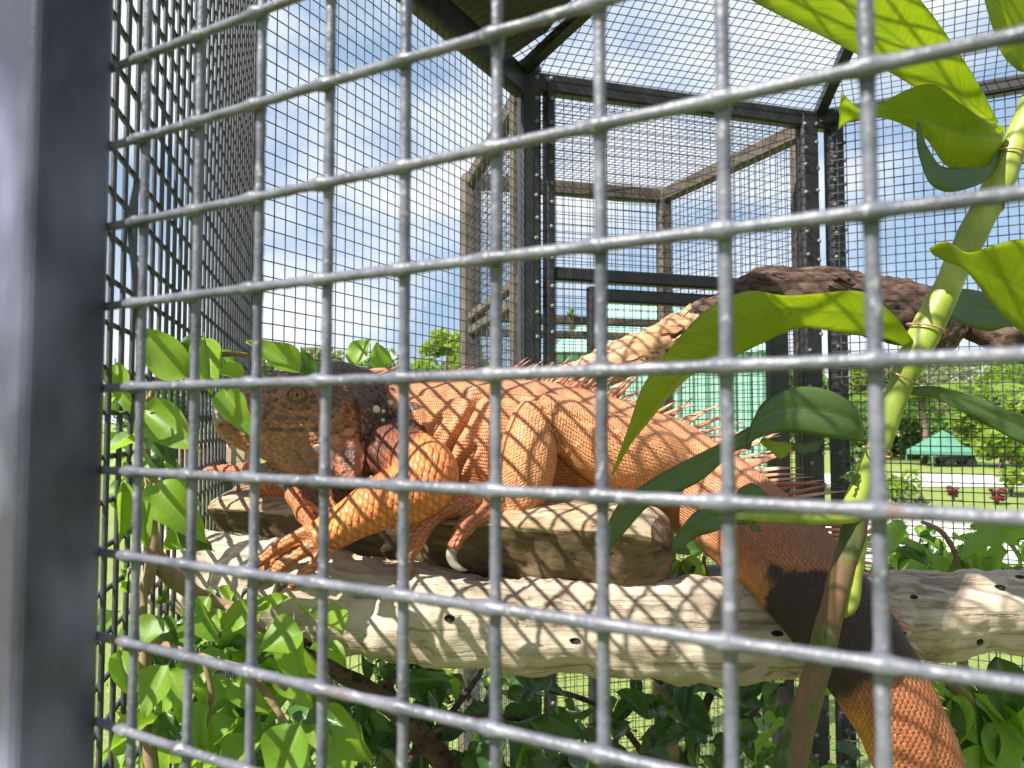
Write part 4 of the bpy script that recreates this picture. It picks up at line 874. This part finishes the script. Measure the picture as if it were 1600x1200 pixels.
def blade(st, mat, name='leaf', n=34, lab=None, fold=.0, wav=.0012, tilt=0):
    """stations: edge A, edge B, distance, optional rib (mx, my) and distance offsets of the edges"""
    rows = []
    for s in st:
        ax_, ay, bx, by, Y = s[:5]; mx_, my = s[5] if len(s) > 5 and s[5] else ((ax_+bx)/2, (ay+by)/2); da, db = s[6] if len(s) > 6 else (0, 0)
        wpx = math.hypot(ax_-bx, ay-by); a_, b_, m__ = P(ax_, ay, Y+da), P(bx, by, Y+db), P(mx_, my, Y+fold*wpx*Y/1200)
        if tilt: a_ = P(ax_, ay, Y+da-tilt*wpx*Y/1200); b_ = P(bx, by, Y+db+tilt*wpx*Y/1200)
        rows.append([*a_, *m__, *b_])
    q = crom(rows, n); V, UV = [], []; ny = 11
    for i, r in enumerate(q):
        A, Mm, B = Vector(r[:3]), Vector(r[3:6]), Vector(r[6:]); t = i/(n-1)
        for j in range(ny):
            v = j/(ny-1)
            p = A.lerp(Mm, v*2) if v < .5 else Mm.lerp(B, v*2-1)
            bow = Vector((0, -1, .3))*(.10*(A-B).length*4*(abs(v-.5))*(1-abs(2*v-1)))
            p = p+bow+Vector((0, 1, .2))*wav*math.sin(t*17+v*5)*abs(2*v-1)**2
            V.append(p); UV.append((t, 2*v-1))
    F = [(i*ny+j, i*ny+j+1, (i+1)*ny+j+1, (i+1)*ny+j) for i in range(n-1) for j in range(ny-1)]
    o = obj(name, mesh(name, V, F, mat, True, UV), bp); md = o.modifiers.new('t', 'SOLIDIFY'); md.thickness = .0004; md.offset = 0
    if lab: o['label'] = lab
    return o
BR, BD = MAT['broad'], MAT['broad_deep']
# top blade running out of the picture
blade([(1560, 190, 1556, 196, .475), (1535, 140, 1500, 178, .46, (1530, 172)), (1490, 75, 1415, 128, .44, (1450, 100)), (1440, 0, 1295, 62, .42, (1375, 40)), (1370, -70, 1180, 2, .41, (1280, -25)), (1270, -130, 1080, -60, .41), (1120, -170, 1000, -130, .41), (960, -190, 940, -180, .42)], BR, tilt=.65, lab='largest blade, running out over the top')
# second blade with a curled under edge
blade([(1570, 198, 1566, 214, .47), (1535, 186, 1560, 246, .462, (1552, 212)), (1494, 160, 1536, 264, .45, (1520, 208)), (1456, 132, 1480, 262, .44, (1472, 196)), (1414, 142, 1446, 214, .43, (1430, 180)), (1374, 164, 1400, 190, .425), (1350, 172, 1356, 184, .42), (1328, 156, 1326, 190, .415), (1312, 143, 1310, 203, .41)], BR, fold=.12, tilt=.65, lab='wide lit blade with curled tip')
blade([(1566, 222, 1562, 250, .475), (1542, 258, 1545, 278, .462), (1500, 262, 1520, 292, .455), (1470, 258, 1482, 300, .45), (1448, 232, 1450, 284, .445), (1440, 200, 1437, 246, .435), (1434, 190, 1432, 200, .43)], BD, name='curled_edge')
# right hand blade half out of the picture
blade([(1452, 388, 1456, 398, .455), (1480, 378, 1478, 408, .45), (1510, 395, 1505, 420, .445, (1508, 408)), (1552, 384, 1540, 462, .44, (1545, 425)), (1600, 374, 1590, 514, .43, (1596, 450)), (1680, 390, 1660, 560, .42, (1670, 490)), (1750, 470, 1740, 580, .41), (1790, 560, 1788, 566, .41)], BR, tilt=.65)
blade([(1648, 60, 1640, 70, .47), (1620, 20, 1600, 112, .455), (1580, -40, 1572, 90, .45, (1580, 30)), (1550, -60, 1542, 20, .445), (1530, -110, 1528, -90, .44)], BR, tilt=.65)
blade([(1470, 470, 1480, 490, .485), (1495, 452, 1502, 505, .50), (1535, 456, 1545, 518, .51), (1570, 474, 1575, 510, .515), (1600, 510, 1600, 516, .52)], BD, lab='dark leaf behind the stem')
# the long arching blade
blade([(1427, 532, 1420, 546, .472), (1398, 492, 1385, 530, .465, (1393, 512)), (1345, 456, 1325, 522, .46, (1338, 490)), (1285, 458, 1262, 512, .46, (1275, 488)), (1225, 462, 1225, 520, .462, (1226, 482)), (1165, 455, 1150, 556, .468, (1180, 505), (.012, 0)), (1100, 486, 1088, 582, .474, (1120, 545), (.014, 0)), (1042, 550, 1048, 616, .48, (1062, 588), (.012, 0)), (1004, 605, 1016, 656, .487, (1022, 635), (.008, 0)), (983, 665, 986, 695, .492), (955, 742, 957, 744, .498)], BR, n=48, tilt=.65, lab='long arching blade with lit far half')
# the hooded leaf turning into a hanging grey green blade
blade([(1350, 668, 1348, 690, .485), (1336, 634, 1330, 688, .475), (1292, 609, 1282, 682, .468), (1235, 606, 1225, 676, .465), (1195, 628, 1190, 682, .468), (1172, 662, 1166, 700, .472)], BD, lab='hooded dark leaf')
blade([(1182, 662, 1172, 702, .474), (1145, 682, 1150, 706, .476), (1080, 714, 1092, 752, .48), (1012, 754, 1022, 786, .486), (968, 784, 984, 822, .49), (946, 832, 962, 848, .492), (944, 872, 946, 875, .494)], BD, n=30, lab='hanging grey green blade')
blade([(1192, 684, 1186, 690, .478), (1215, 690, 1205, 706, .474), (1238, 694, 1216, 716, .474), (1228, 712, 1224, 716, .476)], BR, name='leaf_curl')
blade([(1225, 690, 1226, 694, .48), (1250, 692, 1250, 708, .476), (1275, 688, 1272, 706, .476), (1288, 680, 1287, 688, .48)], BD, name='leaf_curl')
# lower blade on a long stalk
stem([(1342, 806, .488, 12), (1280, 808, .482, 12), (1220, 806, .478, 11), (1160, 806, .476, 8), (1120, 812, .475, 4)], MAT['stem'], 30, 'leaf_stalk')
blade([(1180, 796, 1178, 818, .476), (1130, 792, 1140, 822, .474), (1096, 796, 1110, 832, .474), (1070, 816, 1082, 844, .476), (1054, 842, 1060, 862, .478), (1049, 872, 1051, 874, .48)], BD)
blade([(1150, 770, 1156, 784, .478), (1172, 754, 1172, 786, .477), (1195, 768, 1188, 786, .477), (1206, 780, 1204, 784, .478)], BD, name='leaflet')
blade([(1176, 814, 1182, 816, .477), (1172, 826, 1188, 828, .476), (1184, 832, 1190, 830, .476)], BD, name='leaflet')
blade([(1415, 606, 1413, 616, .478), (1465, 604, 1460, 622, .48), (1520, 618, 1505, 645, .485, (1512, 630)), (1572, 640, 1550, 668, .49, (1560, 652)), (1625, 660, 1600, 694, .495), (1680, 700, 1676, 704, .5)], BD)
blade([(1345, 742, 1338, 760, .482), (1332, 735, 1325, 752, .478), (1320, 742, 1318, 746, .476)], MAT['broad_deep'], name='leaf_sheath')
#PART4
# ------------------------------------------------------------------ the garden beyond
def at(px, Y, z=0): return Vector(((px-800)/1200*Y*1.0012, Y, z))
sheet('path', [(at(1250, 17).x, 17), (60, 14.6), (60, 19.5), (at(1280, 21).x, 21)], .02, MAT['conc'])
sheet('pavement', [(at(1290, 8).x, 7.9), (30, 6.6), (30, 11.2), (at(1280, 11.5).x, 11.9)], .016, MAT['conc'])
def leaf_cloud(clumps, n, size, rnd, flat=.0):
    g = Geo(); tot = sum(c[3] for c in clumps)
    for cx, cy, cz, r in clumps:
        for _ in range(int(n*r/tot)):
            d = Vector((rnd.gauss(0, 1), rnd.gauss(0, 1), rnd.gauss(0, 1))).normalized()*r*(rnd.random()**.35)
            p = Vector((cx, cy, cz))+Vector((d.x, d.y, d.z*.8)); s = size*rnd.uniform(.6, 1.5)
            a = Vector((rnd.gauss(0, 1), rnd.gauss(0, 1), rnd.gauss(0, .6))).normalized(); b = a.cross(Vector((rnd.gauss(0, 1), rnd.gauss(0, 1), rnd.gauss(0, 1))).normalized()); b = b.normalized() if b.length > .01 else a.orthogonal()
            g.add([p-a*s, p+b*s*.45, p+a*s, p-b*s*.45], [(0, 1, 2, 3)])
    return g
def tree(name, px, Y, top, wpx, mat, lab, cat, base=.25, n=2200, leaf=.13, seed=1, group=None, shape=1.0):
    """top = picture height of the tip; wpx = crown width in the picture"""
    rnd = random.Random(seed); o = at(px, Y); h = (658-top)/1200*Y+CZ; wd = wpx/1200*Y/2
    t = thing(name, (o.x, o.y, 0), lab, cat, group)
    g = Geo(); cz0 = h*base
    c = crom([(o.x, o.y, -.05), (o.x+wd*.06, o.y, h*.3), (o.x-wd*.05, o.y, h*.6), (o.x, o.y, h*.85)], 16); g.tube(c, np.linspace(h*.028, h*.006, 16), seg=8)
    for k in range(6):
        a = k*2.4; z = cz0+(h-cz0)*(.1+.11*k); e = Vector((o.x+math.cos(a)*wd*.6, o.y+math.sin(a)*wd*.6, z+(h-cz0)*.2)); g.tube([(o.x, o.y, z), tuple(Vector((o.x, o.y, z)).lerp(e, .5)+Vector((0, 0, .06*h))), tuple(e)], np.array([h*.012, h*.008, h*.003]), seg=6)
    g.build('trunk', MAT['trunk'], t, True)
    cl = []
    for k in range(26):
        f = rnd.random()
        prof_ = (math.sin(math.pi*min(1, (.12+.88*f)))**.6) if shape == 1 else (1-f)**.7*min(1, f*6+.3)
        a = rnd.uniform(0, 6.283); rr = wd*prof_*rnd.uniform(.35, .8); r = wd*rnd.uniform(.22, .38)*(1 if shape == 1 else max(.4, 1-f))
        cl.append((o.x+math.cos(a)*rr, o.y+math.sin(a)*rr, cz0+(h-cz0)*f*.93+r*.1, r))
    leaf_cloud(cl, n, leaf, rnd).build('crown', mat, t)
    return t
G = 'trees beyond the aviary'
tree('round_tree', 700, 40, 512, 150, MAT['fol_lime'], 'bright rounded yellow green tree seen left of the entry cage', 'tree', .12, 4200, .20, 3, G)
tree('cypress_tree', 893, 30, 452, 38, MAT['fol_lime'], 'slim pointed yellow green conifer seen through the entry cage', 'tree', .05, 1800, .10, 4, G, 2)
tree('olive_tree', 500, 60, 545, 170, MAT['fol_olive'], 'greyish low tree on the skyline between the leftmost bars and the round tree', 'tree', .1, 2600, .28, 5, G)
tree('olive_tree', 600, 62, 552, 130, MAT['fol_mid'], 'green skyline tree just left of the bright round tree', 'tree', .1, 2400, .28, 6, G)
tree('skyline_tree', 420, 58, 555, 140, MAT['fol_olive'], 'leftmost skyline tree behind the ficus leaves', 'tree', .1, 2200, .28, 16, G)
for i, (px, Y, top, wd, mt, lab) in enumerate(((1350, 34, 560, 130, 'fol_lime', 'bright green tree right behind the stem of the broad leaved plant'), (1470, 44, 556, 190, 'fol_olive', 'tall pale olive tree above the green canopy'), (1590, 40, 566, 170, 'fol_lime', 'lime green tree at the right edge of the garden'),
                                       (1405, 30, 610, 110, 'fol_mid', 'dense mid green tree left of the green canopy'), (1560, 24, 600, 110, 'fol_lime', 'bright bushy tree right of the green canopy'), (1260, 40, 560, 150, 'fol_mid', 'dark tree seen between the door posts'), (1700, 36, 540, 220, 'fol_mid', 'wide mid green tree cut off by the right edge of the view'),
                                       (1130, 46, 575, 140, 'fol_lime', 'light green tree beside the mint green hut'))):
    tree('garden_tree', px, Y, top, wd*1.2, MAT[mt], lab, 'tree', .10, 4200, .17 if Y > 30 else .13, 20+i, G)
def shrub(px, Y, top, wpx, mat, lab, n=700, leaf=.05, seed=0, name='shrub', cat='shrub'):
    rnd = random.Random(seed); o = at(px, Y); h = CZ-(top-658)/1200*Y; wd = wpx/1200*Y/2; t = thing(name, (o.x, o.y, 0), lab, cat, 'garden shrubs')
    g = Geo()
    for k in range(5): g.tube([(o.x, o.y, 0), (o.x+rnd.uniform(-.3, .3)*wd, o.y+rnd.uniform(-.2, .2)*wd, h*.4), (o.x+rnd.uniform(-.7, .7)*wd, o.y, h*.8)], np.array([.02, .015, .006]), seg=5)
    g.build('stem', MAT['trunk'], t, True)
    leaf_cloud([(o.x+rnd.uniform(-.65, .65)*wd, o.y+rnd.uniform(-.5, .5)*wd, h*rnd.uniform(.25, .8), wd*rnd.uniform(.25, .42)) for _ in range(12)], n, leaf, rnd).build('crown', mat, t)
shrub(1400, 13, 735, 90, MAT['fol_lime'], 'small yellow green shrub at the lawn edge left of the canopy', 700, .06, 1)
shrub(1575, 15, 660, 110, MAT['fol_lime'], 'tall leafy bush at the right edge beside the path', 1200, .08, 2)
shrub(1345, 16, 690, 70, MAT['fol_mid'], 'dark bush behind the plant stem at the path', 800, .07, 3)
shrub(1485, 14, 754, 20, MAT['fol_red'], 'small crimson leaved bush at the centre of the lawn strip', 90, .06, 4, 'red_shrub')
shrub(1553, 13.4, 757, 24, MAT['fol_red'], 'larger crimson leaved bush at the right of the lawn strip', 110, .06, 5, 'red_shrub')
shrub(1420, 12.6, 770, 60, MAT['fol_olive'], 'low olive ground shrub near the pavement', 500, .05, 7)
shrub(560, 26, 640, 160, MAT['fol_mid'], 'low dark hedge like bush far behind the iguana neck', 1200, .12, 8)
# palms among the trees
def palm(px, Y, top, lab, seed, fl=1.6):
    rnd = random.Random(seed); o = at(px, Y); h = (658-top)/1200*Y+CZ-fl*.35; t = thing('palm_tree', (o.x, o.y, 0), lab, 'palm', 'palms in the garden')
    g = Geo(); g.tube(crom([(o.x, o.y, 0), (o.x+.1, o.y, h*.5), (o.x, o.y, h)], 12), np.linspace(.12, .08, 12), seg=8); g.build('trunk', MAT['trunk'], t, True)
    for k in range(13):
        a = k*2.399; g = Geo(); el_ = rnd.uniform(.1, 1.1); d = Vector((math.cos(a), math.sin(a), 0)); s = Vector((-math.sin(a), math.cos(a), 0)); pts = [Vector((o.x, o.y, h))+d*fl*f*math.cos(el_*(1-f*.3))+Vector((0, 0, fl*(math.sin(el_)*f-.75*f*f))) for f in np.linspace(0, 1, 12)]
        g.tube([tuple(p) for p in pts], np.linspace(.018, .004, 12), seg=4)
        for j in range(1, 12):
            for sd in (-1, 1):
                for e in (0, .5):
                    p = pts[j].lerp(pts[j-1], e); q = p+s*sd*fl*.22*math.sin(math.pi*(.15+.8*j/12))+d*fl*.08-Vector((0, 0, fl*.07)); w_ = d*.02*fl
                    g.add([p-w_, p+w_, q], [(0, 1, 2)])
        g.build('frond', MAT['fol_lime'] if k % 3 else MAT['fol_mid'], t)
palm(1440, 26, 590, 'feathery palm left of the green canopy in the garden', 1, 2.0); palm(1535, 30, 585, 'taller feathery palm right of the green canopy', 2, 2.2); palm(1375, 28, 600, 'feathery palm beside the plant stem', 3, 2.0)
# green canopy with a buggy under it
cpn = thing('canopy', at(1471, 25), 'small green peaked canopy on posts over a buggy in the garden', 'canopy')
o = at(1471, 25); k = 25/1200; g = Geo(); zt, ze = CZ+(658-672)*k, CZ+(658-704)*k; hwid = 38*k
cs = [o+Vector((sx*hwid, sy*hwid, ze)) for sx, sy in ((-1, -1), (1, -1), (1, 1), (-1, 1))]; lo = [c-Vector((0, 0, .14)) for c in cs]
g.add(cs+[o+Vector((0, 0, zt))]+lo, [(0, 1, 4), (1, 2, 4), (2, 3, 4), (3, 0, 4)]+[(i, 5+i, 5+(i+1) % 4, (i+1) % 4) for i in range(4)]); g.build('canopy_roof', MAT['mint_roof'], cpn)
for c in lo:
    g = Geo(); g.wire(c, (c.x, c.y, 0), .02, 8); g.build('leg', MAT['mint_roof'], cpn)
bg_ = thing('buggy', at(1490, 24.6), 'dark small buggy with white seat parked under the green canopy', 'buggy')
o = at(1490, 24.6)
for nm, a, b, w_, h_2, mt in (('body', (-.45, 0, .30), (.45, 0, .30), .6, .24, 'frame'), ('seat', (-.2, 0, .50), (.2, 0, .50), .5, .12, 'white')):
    g = Geo(); g.bar(o+Vector(a), o+Vector(b), w_, h_2); g.build(nm, MAT[mt], bg_)
for sx in (-.34, .34):
    for sy in (-.28, .28):
        g = Geo(); g.wire(o+Vector((sx, sy-.05, .15)), o+Vector((sx, sy+.05, .15)), .15, 14); g.f += [tuple(range(14))[::-1], tuple(range(14, 28))]; g.build('wheel', MAT['frame'], bg_)
# mint green hut
hut = thing('hut', at(1030, 14), 'mint green hut with low peaked roof behind the entry cage', 'hut')
k = 14/1200; x0, x1 = at(872, 14).x, at(1205, 14).x; zE, zA = CZ+(658-548)*k, CZ+(658-452)*k; D2 = 3.5
g = Geo(); v = [(x0, 14, 0), (x1, 14, 0), (x1, 14+D2, 0), (x0, 14+D2, 0)]; g.add(v+[(a, b, zE) for a, b, _ in v], [(0, 1, 5, 4), (1, 2, 6, 5), (2, 3, 7, 6), (3, 0, 4, 7)]); g.build('wall', MAT['mint'], hut)
g = Geo(); e = .22; rv_ = [(x0-e, 14-e, zE-.03), (x1+e, 14-e, zE-.03), (x1+e, 14+D2+e, zE-.03), (x0-e, 14+D2+e, zE-.03)]; ap0, ap1 = (x0+1.15, 15.6, zA), (x1-1.6, 15.6, zA)
g.add(rv_+[ap0, ap1], [(0, 1, 5, 4), (1, 2, 5), (2, 3, 4, 5), (3, 0, 4), (0, 3, 2, 1)]); g.build('roof', MAT['mint'], hut)
for i in range(15):
    x = x0+(x1-x0)*(i+.5)/15; g = Geo(); g.bar((x, 13.99, .02), (x, 13.99, zE-.04), .03, .03, up=(0, 1, 0)); g.build('batten', MAT['mint_roof'], hut)
# woods far off
rnd = random.Random(9); cl = []
for i in range(70):
    X = -70+i*2.6; cl.append((X+rnd.uniform(-1, 1), 95+rnd.uniform(-4, 8), rnd.uniform(2, 6), rnd.uniform(2.5, 4.2)))
tag(leaf_cloud(cl, 16000, .55, rnd).build('far_woods', MAT['fol_mid']), kind='stuff')
